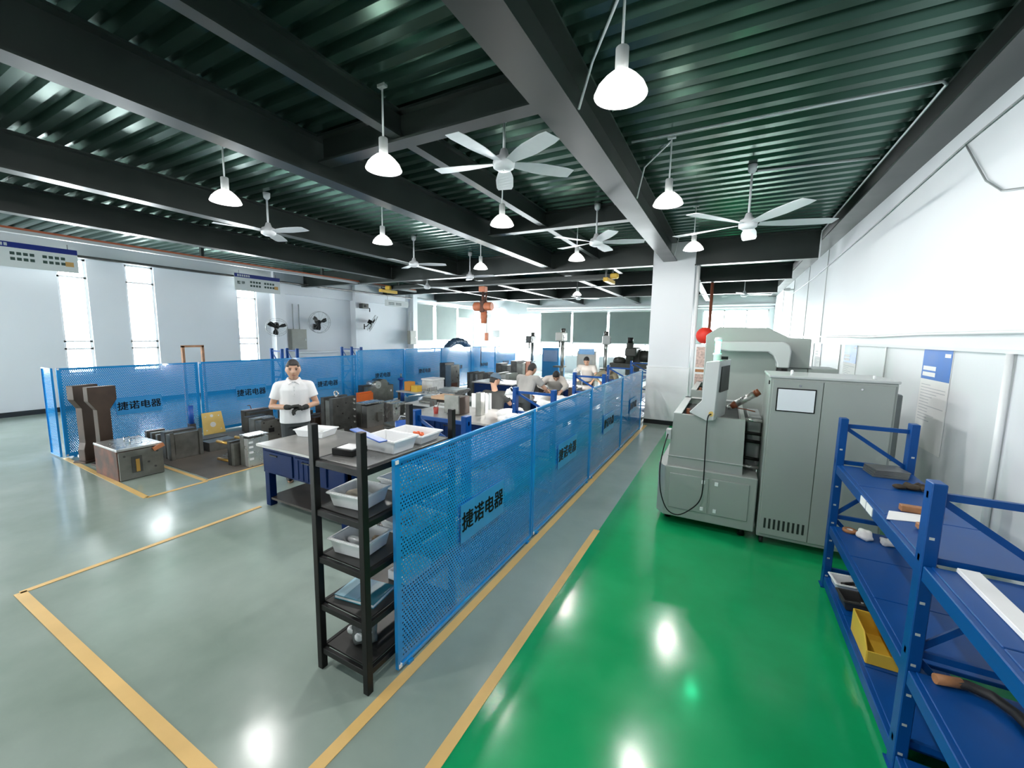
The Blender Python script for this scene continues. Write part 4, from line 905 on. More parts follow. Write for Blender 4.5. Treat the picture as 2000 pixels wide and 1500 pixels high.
    # hair or cap, eyes, brows, mouth
    hm = MB(); n, mm = 28, 18; hm.ball((0,0,0), 1, n, mm)
    keep = []
    for f_ in hm.f:
        c = sum((Vector(hm.v[i]) for i in f_), Vector())/len(f_)
        line_ = .55-.25*abs(c.x) if c.y < -.2 else (-.55 if c.y > .35 else -.05 if abs(c.x) < .99 and c.y > .05 else .30)
        if c.z > line_: keep.append(f_)
    hm.f = keep; hm.sm = [True]*len(keep)
    hm.v = [tuple(M @ Vector((x*.0815*(1-.24*max(0, -z)), y*.1005, z*.1235))) for x, y, z in hm.v]
    ho = hm.build('hair', HAIR, t); md = ho.modifiers.new('t', 'SOLIDIFY'); md.thickness = .004; md.offset = -1
    if capm:
        cp = MB().ball((0,0,0), 1, 24, 14); cp.f = [f_ for f_ in cp.f if sum(cp.v[i][2] for i in f_)/len(f_) > .22]; cp.sm = [True]*len(cp.f)
        cp.v = [tuple(M @ Vector((x*.094, y*.113, z*.135+.004))) for x, y, z in cp.v]
        co = cp.build('cap', capm, t); md = co.modifiers.new('t', 'SOLIDIFY'); md.thickness = .006
        br_ = MB().prism([(-.075, -.085), (.075, -.085), (.06, -.15), (0, -.17), (-.06, -.15)], .03, .037, 'z'); br_.v = [tuple(M @ Vector(p)) for p in br_.v]; br_.build('cap_brim', capm, co)
    DKB = mat('dark_eye', (.02, .014, .012), .25); LIP = mat('lip', (.34, .13, .10), .5)
    for sgn in (-1, 1):
        e = MB().ball((0,0,0), 1, 10, 6); e.v = [tuple(M @ Vector((sgn*.029+.012*x, -.083+.009*y, .012+.0055*z))) for x, y, z in e.v]; e.build('eye', DKB, t)
        b_ = MB().box(-.016, .016, -.003, .003, -.003, .003); b_.v = [tuple(M @ Vector((sgn*.030+x, -.094+y+.006*abs(x)/.016, .031+z-sgn*x*.10))) for x, y, z in b_.v]; b_.build('eyebrow', HAIR, t, bev=.0015)
    e = MB().ball((0,0,0), 1, 12, 6); e.v = [tuple(M @ Vector((.022*x, -.092+.007*y+.008*abs(x), -.052+.0045*z))) for x, y, z in e.v]; e.build('mouth', LIP, t)
    if gloves:
        for s in (0, 1):
            gm = MB(); A, B = Vector(el[s]), Vector(ha[s]); d = (B-A).normalized(); limb(gm, [tuple(B-d*.05), tuple(B)], [.036, .033])
            hand(gm, B, Vector(J['hd'][s]), 1.08, J.get('curl', .8), 1 if s else -1); fuse(gm, 'glove', gloves, t, .0045, 1)
    return t
JM = dict(hs=1.12, head=(0, -.075, 1.505), pitch=.10, chest=(0, -.01, 1.24), pelvis=(0, .03, .86), hem=(0, .02, .79),
          sh=[(-.175, .0, 1.275), (.175, .0, 1.275)], el=[(-.265, .0, 1.02), (.26, -.03, 1.04)], ha=[(-.065, -.24, 1.035), (.10, -.235, 1.02)],
          hd=[(.85, -.25, .18), (-.85, -.30, -.10)], hip=[(-.085, .03, .84), (.085, .03, .84)], kn=[(-.09, .0, .46), (.09, .0, .46)], ft=[(-.095, .03, .07), (.10, .03, .07)], curl=.75)
person('man in white polo shirt and black knit gloves standing behind the nearest workbench', (-5.06, 3.38, 0), .987, JM, SHIRTW, 'short', GLOVE, .0075)
# seated worker with cap, seen from behind
JS = dict(head=(.06, -.20, 1.17), yaw=-.6, pitch=.35, chest=(0, -.06, .86), pelvis=(0, .04, .52), hem=(0, .04, .50),
          sh=[(-.18, -.05, .93), (.18, -.05, .93)], el=[(-.24, -.20, .75), (.25, -.16, .70)], ha=[(-.12, -.42, .80), (.14, -.36, .80)],
          hip=[(-.09, .0, .50), (.09, .0, .50)], kn=[(-.11, -.40, .48), (.11, -.40, .48)], ft=[(-.11, -.38, .07), (.11, -.38, .07)], collar=False)
DARKSH = mat('dark_grey_tshirt', (.035, .036, .034), .85, vary=.1); GREYSH = mat('light_grey_tshirt', (.36, .35, .33), .85, vary=.05)
CAPM = mat('blue_grey_cap', (.10, .15, .20), .8); BEIGE = mat('pale_beige_shirt', (.62, .57, .52), .85, vary=.05)
person('seated worker in dark shirt and blue grey cap, seen from behind', (-3.66, 6.24, 0), PI+.15, JS, DARKSH, 'short', None, .011, CAPM)
t = thing('stool', 'small round stool under the seated capped worker', 'stool', (-3.67, 6.22, 0)); MB().cyl((0,0,.37), (0,0,.405), .16, 20).build('seat', BLACK, t, bev=.006)
for a in range(4): MB().cyl((.08*math.cos(a*PI/2+.8), .08*math.sin(a*PI/2+.8), .37), (.15*math.cos(a*PI/2+.8), .15*math.sin(a*PI/2+.8), 0), .012, 8).build('leg', STEEL, t)
# standing worker leaning over the third bench
JG = dict(head=(.0, -.30, 1.34), pitch=.5, chest=(0, -.14, 1.10), pelvis=(0, .06, .84), hem=(0, .05, .76),
          sh=[(-.19, -.16, 1.17), (.19, -.16, 1.17)], el=[(-.30, -.30, .98), (.28, -.28, .93)], ha=[(-.22, -.52, .90), (.18, -.52, .80)],
          hip=[(-.085, .06, .82), (.085, .06, .82)], kn=[(-.09, .02, .45), (.09, .02, .45)], ft=[(-.10, .05, .07), (.10, .05, .07)], collar=False)
person('worker in light grey t-shirt leaning over the third workbench, seen from behind', (-3.40, 6.93, 0), PI-.1, JG, GREYSH, 'short', None, .011)
JB = dict(JG, head=(.06, -.38, 1.13), pitch=.9, chest=(0, -.20, 1.0), sh=[(-.17, -.24, 1.04), (.17, -.22, 1.04)], el=[(-.32, -.34, .90), (.28, -.34, .90)], sleeve=1.0, ha=[(-.14, -.50, .84), (.2, -.52, .82)])
person('worker in pale sleeves bent low over the third workbench, facing the grey shirt worker', (-3.42, 8.62, 0), .25, JB, BEIGE, 'short', None, .013)
person('far worker in beige at the bright task light, left of the pair', (-3.38, 10.85, 0), .2, dict(JG, collar=False), BEIGE, 'short', None, .015)
person('far worker in olive bending right of the bright task light', (-2.72, 10.85, 0), -.1, JB, mat('olive_shirt', (.20, .18, .12), .85), 'short', None, .015)
# task lights
def task_light(label, x, y, z, r, on):
    t = thing('task_lamp', label, 'lamp', (x, y, z))
    MB().lathe([(.005, .10), (.03, .10), (.05, .06), (r, 0), (r-.004, 0), (.045, .055), (.005, .09)], 20).build('shade', WPLAS, t)
    MB().ball((0, 0, .012), .045, 12, 8).build('bulb', BULB_T, t)
    MB().tube([(0, 0, .10), (.06, -.02, .14), (.16, -.04, .06), (.20, -.05, -.12), (.20, -.05, -z+.735)], .008, 8).build('gooseneck', WPLAS, t)
    l = bpy.data.lights.new('task_light', 'POINT'); l.energy = on; l.shadow_soft_size = .04; o = bpy.data.objects.new('task_light', l); C.objects.link(o); o.location = (x, y, z-.04)
BULB_T = mat('lit_task_bulb', (1, 1, 1), .4, emit=(1, 1, .97, 150))
task_light('glowing gooseneck task lamp beside the capped worker', -3.12, 5.80, 1.02, .07, 14)
task_light('glowing task lamp on the fourth workbench before the far workers', -3.35, 9.75, 1.08, .07, 14)
# ================================================================ CEILING FANS
FANW = mat('white_fan_paint', (.75, .77, .80), .35, vary=.02)
def blade(L_, w=.075):
    v = []; n = 8
    for i in range(n+1):
        q = i/n; x = .12+(L_-.12)*q; ww = w*(.55+.65*min(1, q*2.2)) if q < .92 else w*1.0
        tilt = .22*(1-q*.6)
        for s, dz in ((-1, 0), (1, 0)): v.append((x, s*ww, -s*ww*tilt))
        for s in (1, -1): v.append((x, s*ww, -s*ww*tilt+.005))
    f = []
    for i in range(n):
        for k in range(4): f.append((i*4+k, i*4+(k+1) % 4, i*4+4+(k+1) % 4, i*4+4+k))
    f += [(0, 1, 2, 3), tuple(n*4+k for k in (3, 2, 1, 0))]
    return MB().add(v, f).mesh('blade', FANW, .001)
BLADE = blade(.93)
HUBM = MB().lathe([(.005, -.07), (.06, -.07), (.10, -.045), (.105, .0), (.09, .04), (.05, .06), (.03, .12), (.005, .12)], 24).mesh('motor_hub', FANW)
def ceiling_fan(label, x, y, z, ph, sc=1.0, nb=5, top=ZD):
    t = thing('ceiling_fan', label, 'fan', (x, y, z), 0, 'white ceiling fans')
    link_mesh('motor_hub', HUBM, t)
    for k in range(nb): link_mesh('blade', BLADE, t, (0, 0, -.01), (0, 0, ph+2*PI*k/nb), (sc, 1, 1))
    MB().cyl((0, 0, .10), (0, 0, top-z-.08), .013, 10).build('rod', FANW, t)
    MB().lathe([(.05, 0), (.045, -.07), (.02, -.10)], 18, (0, 0, top-z-.002), True).build('canopy', FANW, t)
ceiling_fan('large white ceiling fan over the grey machine', .11, 5.9, 3.40, math.radians(15))
ceiling_fan('white ceiling fan between the wide beam and the runway beam', -1.98, 6.55, 3.50, .3, .8)
ceiling_fan('white ceiling fan above the nearest workbench between two lamps', -2.0, 3.55, 3.62, .8, .75)
ceiling_fan('white ceiling fan beside the beam above the floor molds', -6.35, 3.95, 3.52, .2, .75, 3)
ceiling_fan('white ceiling fan beyond the left lamps, over the far molds', -6.15, 7.0, 3.50, .5, .75, 3)
ceiling_fan('white ceiling fan under the long cross beam', -6.0, 8.95, 3.48, .1, .75, 3)
ceiling_fan('white ceiling fan hanging before the crane bridge near the left wall', -8.6, 10.4, 3.48, .9, .75, 3)
ceiling_fan('far white ceiling fan in the machine aisle behind the pillar', .35, 15.6, 3.45, .3, .9, 3)
ceiling_fan('far white ceiling fan between the pillar and the crane hoist', -5.3, 15.5, 3.48, .6, .9, 3)

# ================================================================ CONDUITS
def conduit(label, pts, r=.012, material=FANW, name='conduit', cat='conduit'): return tag(MB().tube(pts, r, 8).build(name, material), label, cat)
conduit('white conduit crossing the right ceiling near the large fan, then following the edge beam', [(-1.06, 4.65, 4.06), (1.36, 4.68, 4.06), (1.40, 4.72, 4.05), (1.40, 9.6, 4.02), (1.40, 9.66, 3.95), (1.40, 9.67, 3.5)])
conduit('white conduit from the large fan mount to the right edge beam', [(.17, 6.1, 4.065), (1.37, 6.25, 4.065)])
conduit('white conduit down the side of the wide beam above the nearest lamp', [(-1.11, 3.10, 3.685), (-1.05, 3.2, 4.05), (-.68, 2.62, 4.06)], .010)
conduit('white conduit on the wide beam beside the second lamp', [(-1.11, 5.3, 3.685), (-1.05, 5.35, 4.05), (-.68, 4.80, 4.06)], .009)
conduit('white conduit where the wide beam meets the pillar', [(-1.11, 9.2, 3.685), (-1.05, 9.25, 4.05)], .009)
conduit('thin pale pipe across the ceiling between two far beams', [(-6.90, 7.9, 4.0), (-4.25, 7.75, 4.0)], .010)
conduit('dark cable clipped along the top of the right white wall', [(1.685, -2, 3.70), (1.685, 5.1, 3.70), (1.685, 8, 3.58), (1.685, 12, 3.46), (1.685, 21, 3.40)], .008, GREYP, 'cable', 'cable')
conduit('grey cable hanging in a loop from the top of the right wall', [(1.685, 5.1, 3.69), (1.68, 4.9, 3.5), (1.68, 4.65, 3.25), (1.68, 4.4, 3.10), (1.68, 4.1, 3.03), (1.68, 3.4, 3.05)], .007, GREYP, 'cable', 'cable')
conduit('pale conduit bundle running along the right wall above the posters', [(1.67, -2, 2.075), (1.67, 5.5, 2.075), (1.67, 7.2, 2.055), (1.67, 8.6, 2.07), (1.67, 20.9, 2.10)], .014, WPLAS)
conduit('vertical white pipe on the right wall behind the rack', [(1.675, 3.97, 1.93), (1.675, 3.95, .45)], .022, WPLAS, 'pipe', 'pipe')
conduit('thick white pipe running across the far wall above the blinds', [(-10.3, 21.24, 3.53), (1.70, 21.24, 3.53)], .06, WPLAS, 'pipe', 'pipe')
conduit('second thinner white pipe just below the thick one on the far wall', [(-10.3, 21.27, 3.40), (1.70, 21.27, 3.40)], .03, WPLAS, 'pipe', 'pipe')
conduit('white pipe along the far end of the window wall on the left', [(-13.85, 15.75, 3.72), (-13.85, 21.3, 3.66)], .05, WPLAS, 'pipe', 'pipe')
conduit('dark grey pipe along the left wall carrying the hanging signs', [(-13.6, -3, 3.66), (-13.6, 15.3, 3.66)], .035, DSTEEL, 'pipe', 'pipe')
conduit('orange brown downpipe in the aisle behind the pillar', [(-.55, 14, 4.0), (-.55, 14, 0)], .045, mat('rust_red_pipe', (.30, .09, .05), .5), 'pipe', 'pipe')

# ================================================================ OVERHEAD CRANE
RAILO = mat('orange_rail_paint', (.55, .13, .05), .45); CRANEG = mat('crane_grey', (.16, .17, .165), .45)
t = thing('crane_rail', 'orange crane runway rail running along the left side of the ceiling', 'rail', (-11.0, 4, 3.60))
wp(MB().box(-11.05, -10.95, YN, 12.6, 3.60, 3.66), 'flange', LGREY, t); wp(MB().box(-11.02, -10.98, YN, 12.6, 3.66, 3.70), 'rail', RAILO, t)
for y in (-2, 2, 5.2, 8.4, 11.6): wp(MB().box(-11.04, -10.96, y, y+.06, 3.70, ZD), 'hanger', BEAM, t)
t = thing('crane_bridge', 'dark overhead crane bridge with yellow end carriages spanning the hall', 'crane', (-7, 11, 3.5))
wp(MB().box(-10.94, -2.8, 10.93, 11.07, 3.54, 3.65), 'girder', BEAM, t); wp(MB().box(-10.94, -2.8, 10.90, 11.10, 3.52, 3.54), 'girder_flange', CRANEG, t)
for x in (-10.86, -2.92):
    e = wp(MB().box(x-.06, x+.06, 10.6, 11.4, 3.42, 3.52), 'end_carriage', YELLOW, t, .01); wp(MB().box(x+.07, x+.28, 10.75, 10.9, 3.50, 3.64), 'drive_motor', YELLOW, t, .03)
wp(MB().tube([(-10.8, 10.87, 3.51), (-8, 10.87, 3.49), (-5, 10.87, 3.50), (-2.9, 10.87, 3.51)], .014, 8), 'power_cable', CRANEG, t)
HOI = mat('orange_hoist_paint', (.72, .24, .12), .45, vary=.1)
t = thing('electric_hoist', 'orange electric hoist with chain bag hanging from the crane bridge', 'hoist', (-7.48, 12.0, 2.3))
wp(MB().box(-7.62, -7.38, 11.9, 12.1, 3.44, 3.62), 'trolley', HOI, t, .01)
wp(MB().cyl((-7.5, 12, 3.1), (-7.5, 12, 3.45), .05, 10).cyl((-7.4, 12, 3.1), (-7.36, 12, 3.4), .03, 8), 'suspension', RUST, t)
wp(MB().cyl((-7.84, 12, 2.95), (-7.54, 12, 2.95), .15, 18), 'motor', HOI, t, .02); wp(MB().cyl((-7.42, 12, 2.95), (-7.14, 12, 2.95), .14, 18), 'gearbox', HOI, t, .02)
wp(MB().box(-7.56, -7.40, 11.88, 12.12, 2.75, 3.15), 'frame', RUST, t, .01)
wp(MB().tube([(-7.46, 12, 2.78), (-7.46, 12, 2.6), (-7.46, 12, 2.38)], [.11, .12, .09], 14), 'chain_bag', HOI, t)
wp(MB().cyl((-7.34, 12, 2.8), (-7.34, 12, 2.05), .008, 6), 'chain', DSTEEL, t); wp(MB().cyl((-7.57, 12, 2.8), (-7.57, 12, .95), .012, 6), 'pendant_cable', DSTEEL, t)
wp(MB().box(-7.40, -7.29, 11.95, 12.05, 1.78, 2.06), 'hook_block', HOI, t, .01)

t.location = (-6.86, 11.0, 2.275); t.scale = (.917, .917, .917)
t = bpy.data.objects['crane_bridge']
for y in (10.65, 11.3): wp(MB().box(-2.94, -2.90, y, y+.05, 3.52, 3.84), 'hanger', CRANEG, t); wp(MB().box(-10.95, -10.86, y, y+.05, 3.52, 3.60), 'hanger', CRANEG, t)
# ================================================================ LEFT WALL
HEAD = mat('dark_blue_sign_header', (.006, .02, .18), .4); INK = mat('dark_green_ink', (.02, .05, .04), .6); SIGNW = mat('pale_grey_sign', (.55, .58, .57), .5, vary=.03)
def hang_sign(label, x, y0, y1, z0, z1, head=True, title=None):
    t = thing('hanging_sign', label, 'sign', (x, (y0+y1)/2, z0)); w_ = y1-y0; h = z1-z0
    MB().box(-.01, .01, -w_/2, w_/2, 0, h).build('board', SIGNW, t, bev=.002)
    if head:
        MB().box(.0102, .013, -w_/2, w_/2, h*.78, h).build('header_strip', HEAD, t)
        for k in range(6): MB().box(.013, .014, -w_*.44+k*.065, -w_*.44+k*.065+.045, h*.83, h*.95).build('header_mark', LGREY, t)
    if title:
        link_mesh('lettering', text_mesh(title, h*.20, INK, .001, .002), t, (.012, -w_*.37, h*.45), (PI/2, 0, PI/2))
    rnd = random.Random(int(y0*10))
    for r, zz in ((0, .50), (1, .28)):
        for c in range(8):
            yy = (-.18 if head else -.36)*w_+(c+(1 if c > 3 else 0))*w_*.062
            MB().box(.0102, .0115, yy, yy+w_*.045, h*zz, h*zz+h*.12).build('mark', INK, t)
    if head: MB().box(.0102, .0115, w_*.36, w_*.45, h*.25, h*.45).build('orange_mark', mat('tan_orange_print', (.45, .26, .08), .6), t)
    for yy in (-w_*.4, w_*.4): MB().cyl((0, yy, h), (0, yy, h+.10 if head else ZD-z0-h), .006, 6).build('hanger', DSTEEL, t)
hang_sign('hanging sign with blue header at the far left edge, before the first window', -13.55, 2.35, 3.86, 3.26, 3.78)
hang_sign('hanging sign with blue header above the third narrow window', -13.55, 7.28, 8.72, 3.24, 3.76, True, '整 理')
hang_sign('plain white hanging sign near the far end of the left wall', -12.5, 12.47, 13.82, 3.10, 3.36, False)
def ebox(label, x, y0, y1, z0, z1, d=.2):
    t = thing('electrical_box', label, 'electrical box', (x, (y0+y1)/2, z0)); w_ = y1-y0
    MB().box(0, d, -w_/2, w_/2, 0, z1-z0).build('case', mat('beige_grey_box', (.33, .33, .29), .5), t, bev=.006); MB().box(d, d+.012, -w_/2+.02, w_/2-.02, .02, z1-z0-.02).build('door', mat('beige_grey_box', (.33, .33, .29), .5), t, bev=.004); MB().box(d+.012, d+.025, w_/2-.08, w_/2-.06, (z1-z0)*.45, (z1-z0)*.55).build('handle', CHROME, t)
    for yy in (-.12, .12): MB().cyl((.06, yy, z1-z0), (.06, yy, z1-z0+.9), .02, 8).build('conduit', LGREY, t)
ebox('grey electrical box on the left wall beside the black wall fan', -14.0, 9.22, 9.82, 1.35, 2.08)
ebox('second grey electrical box at the far corner column of the left wall', -13.64, 15.0, 15.42, 1.48, 2.12, .18)
def wall_fan(label, x, y, z, yaw, tilt=.3, r=.36):
    t = thing('wall_fan', label, 'fan', (x, y, z), yaw)
    R_ = Matrix.Rotation(tilt, 4, 'Y'); FK = BLACK
    def add(mb, n_, m_): mb.v = [tuple(R_ @ Vector(p)) for p in mb.v]; return mb.build(n_, m_, t)
    add(MB().cyl((-.14, 0, 0), (.03, 0, 0), .085, 16), 'motor', FK)
    for xx in (.0, .11): add(MB().tube([(xx, r*math.cos(a), r*math.sin(a)) for a in (2*PI*k/28 for k in range(29))], .006, 6), 'guard_ring', GREYP)
    for k in range(14):
        a = 2*PI*k/14; add(MB().tube([(.03, .05*math.cos(a), .05*math.sin(a)), (.115, r*.6*math.cos(a), r*.6*math.sin(a)), (.11, r*math.cos(a), r*math.sin(a)), (.0, r*math.cos(a), r*math.sin(a))], .0025, 4), 'guard_wire', GREYP)
    for k in range(3):
        a = 2*PI*k/3+.4; c, s = math.cos(a), math.sin(a)
        v = []
        for rr, ww in ((.04, .03), (.18, .08), (.29, .07)):
            for sg in (-1, 1): v.append((.05+sg*.02, rr*c-sg*ww*s, rr*s+sg*ww*c))
        v += [(x_+.004, y_, z_) for x_, y_, z_ in v]
        add(MB().add(v, [(0, 1, 3, 2), (2, 3, 5, 4), (6, 8, 9, 7), (8, 10, 11, 9), (0, 2, 8, 6), (1, 7, 9, 3), (2, 4, 10, 8), (3, 9, 11, 5), (4, 5, 11, 10), (0, 6, 7, 1)]), 'blade', FK)
    MB().tube([(-.10, 0, -.06), (-.18, .0, -.16), (-.26, 0, -.16)], .018, 8).build('bracket', FK, t); MB().box(-.30, -.26, -.05, .05, -.28, -.06).build('wall_plate', FK, t)
wall_fan('black wall fan on the white column left of the electrical box', -13.42, 8.45, 2.15, -.5, .6, .32)
wall_fan('black wall fan with round guard right of the electrical box', -13.68, 10.25, 2.36, -.15, .15, .40)
wall_fan('black wall fan turned sideways at the second column', -13.40, 12.55, 2.42, .9, .5, .36)
t = thing('wall_speaker', 'dark device with bracket high on the second wall column', 'device', (-13.6, 12.35, 3.0)); MB().box(-.1, .12, -.16, .16, 0, .2).build('body', DSTEEL, t, bev=.01); MB().tube([(0, .16, .05), (.02, .3, .02), (0, .32, -.12)], .02, 6).build('cable', BLACK, t); MB().cyl((.12, -.03, .09), (.14, -.03, .09), .05, 14).build('lens', BLACK, t)
t = thing('wooden_frame', 'tall orange brown timber frame standing behind the far fence', 'frame', (-9.5, 4.23, 0))
for y in (-.17, .17): MB().box(-.03, .03, y-.02, y+.02, 0, 1.68).build('post', WOODM, t)
MB().box(-.03, .03, -.19, .19, 1.65, 1.69).build('crosspiece', WOODM, t)
for i, (ya, yb) in enumerate(((6.03, 6.42), (8.08, 8.42))):
    t = thing('blue_rack', ('blue rack posts rising behind the third panel of the far fence', 'blue rack posts rising behind the fourth panel of the far fence')[i], 'rack', (-9.6, (ya+yb)/2, 0))
    rack_frame(t, -9.85, -9.40, ya, 1.58, RACKB, .05, .07); rack_frame(t, -9.85, -9.40, yb, 1.58, RACKB, .05, .07)
    for z in (.4, .9, 1.3): wp(MB().box(-9.84, -9.41, ya, yb, z-.03, z), 'shelf_board', RACKB, t)
t = thing('flexible_duct', 'fat blue grey flexible duct arching over the far fence', 'duct', (-9.4, 13.2, 0)); pts = []
for k in range(13):
    a = PI*k/12; pts.append((0, -.95*math.cos(a), .95+.78*math.sin(a)))
MB().tube([(0, -.95, 0)]+pts+[(0, .95, 0)], .13, 12).build('hose', mat('blue_grey_duct', (.05, .10, .17), .4, vary=.2), t)
for k in range(1, 12): p_ = Vector(pts[k]); q_ = (Vector(pts[k+1])-Vector(pts[k-1])).normalized()*.02; MB().cyl(p_-q_, p_+q_, .14, 14).build('ring', mat('blue_grey_duct', (.05, .10, .17), .4), t)

# ================================================================ BLINDS AND FAR WALL
def blind(label, axis, a0, a1, z0, z1):
    t = thing('roller_blind', label, 'blind', ((XL+.10, (a0+a1)/2, z0) if axis == 'x' else ((a0+a1)/2, YF-.08, z0)), 0, 'grey roller blinds'); h = z1-z0; w_ = (a1-a0)/2
    if axis == 'x': MB().box(-.004, .004, -w_, w_, 0, h).build('fabric', BLIND, t); MB().cyl((0, -w_, h), (0, w_, h), .035, 12).build('roller', WFRAME, t); MB().box(-.012, .012, -w_, w_, -.02, .012).build('hem_bar', WFRAME, t)
    else: MB().box(-w_, w_, -.004, .004, 0, h).build('fabric', BLIND, t); MB().cyl((-w_, 0, h), (w_, 0, h), .035, 12).build('roller', WFRAME, t); MB().box(-w_, w_, -.012, .012, -.02, .012).build('hem_bar', WFRAME, t)
blind('left grey roller blind of the pair at the end of the window wall', 'x', 15.95, 17.28, 1.64, 3.52)
blind('right grey roller blind of the pair at the end of the window wall', 'x', 17.52, 19.40, 1.68, 3.52)
blind('short half-raised grey blind in the corner window', 'x', 19.55, 21.05, 2.95, 3.52)
blind('narrow grey blind in the far left corner', 'y', -13.2, -12.5, 1.66, 3.25)
blind('first wide grey blind of the far wall, left', 'y', -9.42, -7.62, 1.66, 3.30)
blind('second wide grey blind of the far wall', 'y', -7.50, -5.65, 1.66, 3.30)
blind('third wide grey blind of the far wall, beside the pillar', 'y', -5.53, -3.4, 1.66, 3.30)
blind('hidden grey blind of the far wall behind the pillar', 'y', -3.3, -1.8, 1.66, 3.30)
t = thing('air_conditioner', 'tall white unit hanging in the far left corner before the windows', 'air conditioner', (-12.1, 20.9, 0)); MB().box(-.31, .31, -.15, .25, 2.24, 3.58).build('case', WPLAS, t, bev=.02); MB().box(-.25, .25, -.1, .2, 1.85, 2.24).build('lower_box', GREYP, t, bev=.02); MB().box(-.05, .05, .0, .1, 0, 1.85).build('stand', LGREY, t)
# distant shop machines
CREAM = mat('pale_machine_paint', (.55, .55, .52), .45, vary=.05)
def drill(label, x, y, h, m_=CREAM, rz=0):
    t = thing('drill_press', label, 'machine', (x, y, 0), rz)
    MB().box(-.28, .28, -.35, .35, 0, .12).build('base', m_, t, bev=.01); MB().cyl((0, .12, .12), (0, .12, h), .07, 14).build('column', STEEL, t)
    MB().box(-.20, .20, -.35, .05, .78, .84).build('table', MSTEEL, t, bev=.005); MB().box(-.05, .05, -.05, .12, .62, .80).build('table_arm', m_, t)
    MB().box(-.14, .14, -.35, .25, h-.35, h-.02).build('head', m_, t, bev=.03); MB().cyl((0, -.22, h-.35), (0, -.22, h-.60), .035, 12).build('spindle', STEEL, t); MB().cyl((0, .15, h-.05), (0, .15, h+.14), .09, 14).build('motor', DSTEEL, t)
    for a in range(3): MB().cyl((.14, -.2, h-.22), (.16, -.2+.13*math.cos(a*2.1), h-.22+.13*math.sin(a*2.1)), .008, 6).build('feed_handle', BLACK, t)
drill('tall pale drilling machine left of the task light, before the windows', -5.75, 15.0, 2.15)
drill('pale drilling machine with control box, right of the far workers', -4.0, 15.0, 2.05, LGREY, .3)
drill('small grey drilling machine before the far left windows', -8.0, 17.0, 2.0, DSTEEL)
t = thing('milling_machine', 'dark olive milling machine in front of the blinds beside the pillar', 'machine', (-3.05, 15.2, 0)); OL = mat('dark_olive_machine', (.045, .048, .04), .5, vary=.2)
MB().box(-.45, .45, -.4, .5, 0, .25).build('base', OL, t, bev=.02); MB().box(-.25, .25, .0, .5, .25, 1.55).build('column', OL, t, bev=.03); MB().box(-.75, .70, -.35, .05, .88, 1.05).build('table', OL, t, bev=.01); MB().box(-.2, .2, -.45, .5, 1.30, 1.62).build('ram', OL, t, bev=.04); MB().cyl((-.05, -.3, 1.1), (-.05, -.3, 1.78), .13, 16).build('milling_head', OL, t, bev=.01); MB().cyl((-.05, -.3, 1.78), (-.05, -.3, 1.98), .10, 16).build('head_motor', BLACK, t); MB().cyl((.25, .2, 1.3), (.62, .2, 1.3), .22, 16).build('drum', OL, t, bev=.02); MB().ball((-.45, -.1, 1.12), .2, 12, 8, (1.2, 1, .8)).build('cover_bag', OL, t)
t = thing('noticeboard_machine', 'white cabinet machine with blue header sign before the far windows', 'machine', (-4.85, 15.6, 0)); MB().box(-.38, .38, -.25, .25, 0, 1.42).build('cabinet', CREAM, t, bev=.02); MB().box(-.32, .32, -.262, -.25, 1.30, 1.52).build('blue_sign', FENCEP, t); MB().box(-.25, .25, -.26, -.25, .7, 1.1).build('panel', LGREY, t)
t = thing('blue_machine', 'blue tall machine cabinet at the right end of the far fence', 'machine', (-7.0, 17.3, 0)); MB().box(-.4, .4, -.4, .4, 0, 1.45).build('body', FENCEP, t, bev=.02); MB().box(-.34, .34, -.415, -.4, .85, 1.35).build('window', mat('pale_blue_window', (.30, .42, .65), .2), t); MB().box(-.34, .34, -.415, -.4, .1, .75).build('door', FENCEP, t, bev=.005)

# ================================================================ RIGHT WALL POSTERS, CAMERA, LOCKER
BLUEH = mat('mid_blue_poster_header', (.03, .16, .52), .5); GREYL = mat('grey_print', (.55, .57, .60), .7)
def poster(label, y0, y1, z0, z1):
    t = thing('poster', label, 'poster', (1.692, (y0+y1)/2, z0)); w_ = (y1-y0)/2; h = z1-z0; hh = h*.70
    MB().box(0, .006, -w_, w_, 0, h).build('sheet', PAPER, t); MB().box(-.002, 0, -w_, w_*.98, hh, h).build('blue_header', BLUEH, t)
    MB().box(-.003, -.002, -w_*.92, -w_*.55, h*.93, h*.965).build('logo_mark', PAPER, t)
    for zz in (.79, .73): MB().box(-.003, -.002, -w_*.05, w_*.88, h*zz, h*zz+h*.042).build('title_mark', PAPER, t)
    rnd = random.Random(int(y0*7))
    for k in range(13):
        e = rnd.choice((-.9, -.85, -.3, 0, .2)); MB().box(-.001, 0, e*w_, w_*.88, h*(.64-.03*k), h*(.64-.03*k)+.007).build('text_line', GREYL, t)
poster('nearest blue-headed instruction poster on the right wall, above the rack', 4.80, 5.38, 1.0, 1.93)
poster('middle blue-headed instruction poster on the right wall, behind the control cabinet', 7.72, 8.45, 1.0, 1.94)
poster('farthest blue-headed instruction poster on the right wall', 10.35, 10.95, 1.0, 1.94)
t = thing('security_camera', 'white security camera high on the right wall near the far end', 'camera', (1.60, 15.5, 3.55)); MB().box(-.16, .0, -.05, .05, -.04, .05).build('body', WPLAS, t, bev=.01); MB().cyl((-.17, 0, 0), (-.15, 0, 0), .035, 12).build('lens', BLACK, t); MB().box(0, .10, -.03, .03, -.02, .02).build('arm', WPLAS, t)
LOCK = mat('pale_pink_notice', (.62, .45, .40), .6, vary=.3, scale=25)
t = thing('locker', 'narrow pale cupboard with pink notices between the pillar and the second machine', 'cupboard', (-.40, 9.45, 0))
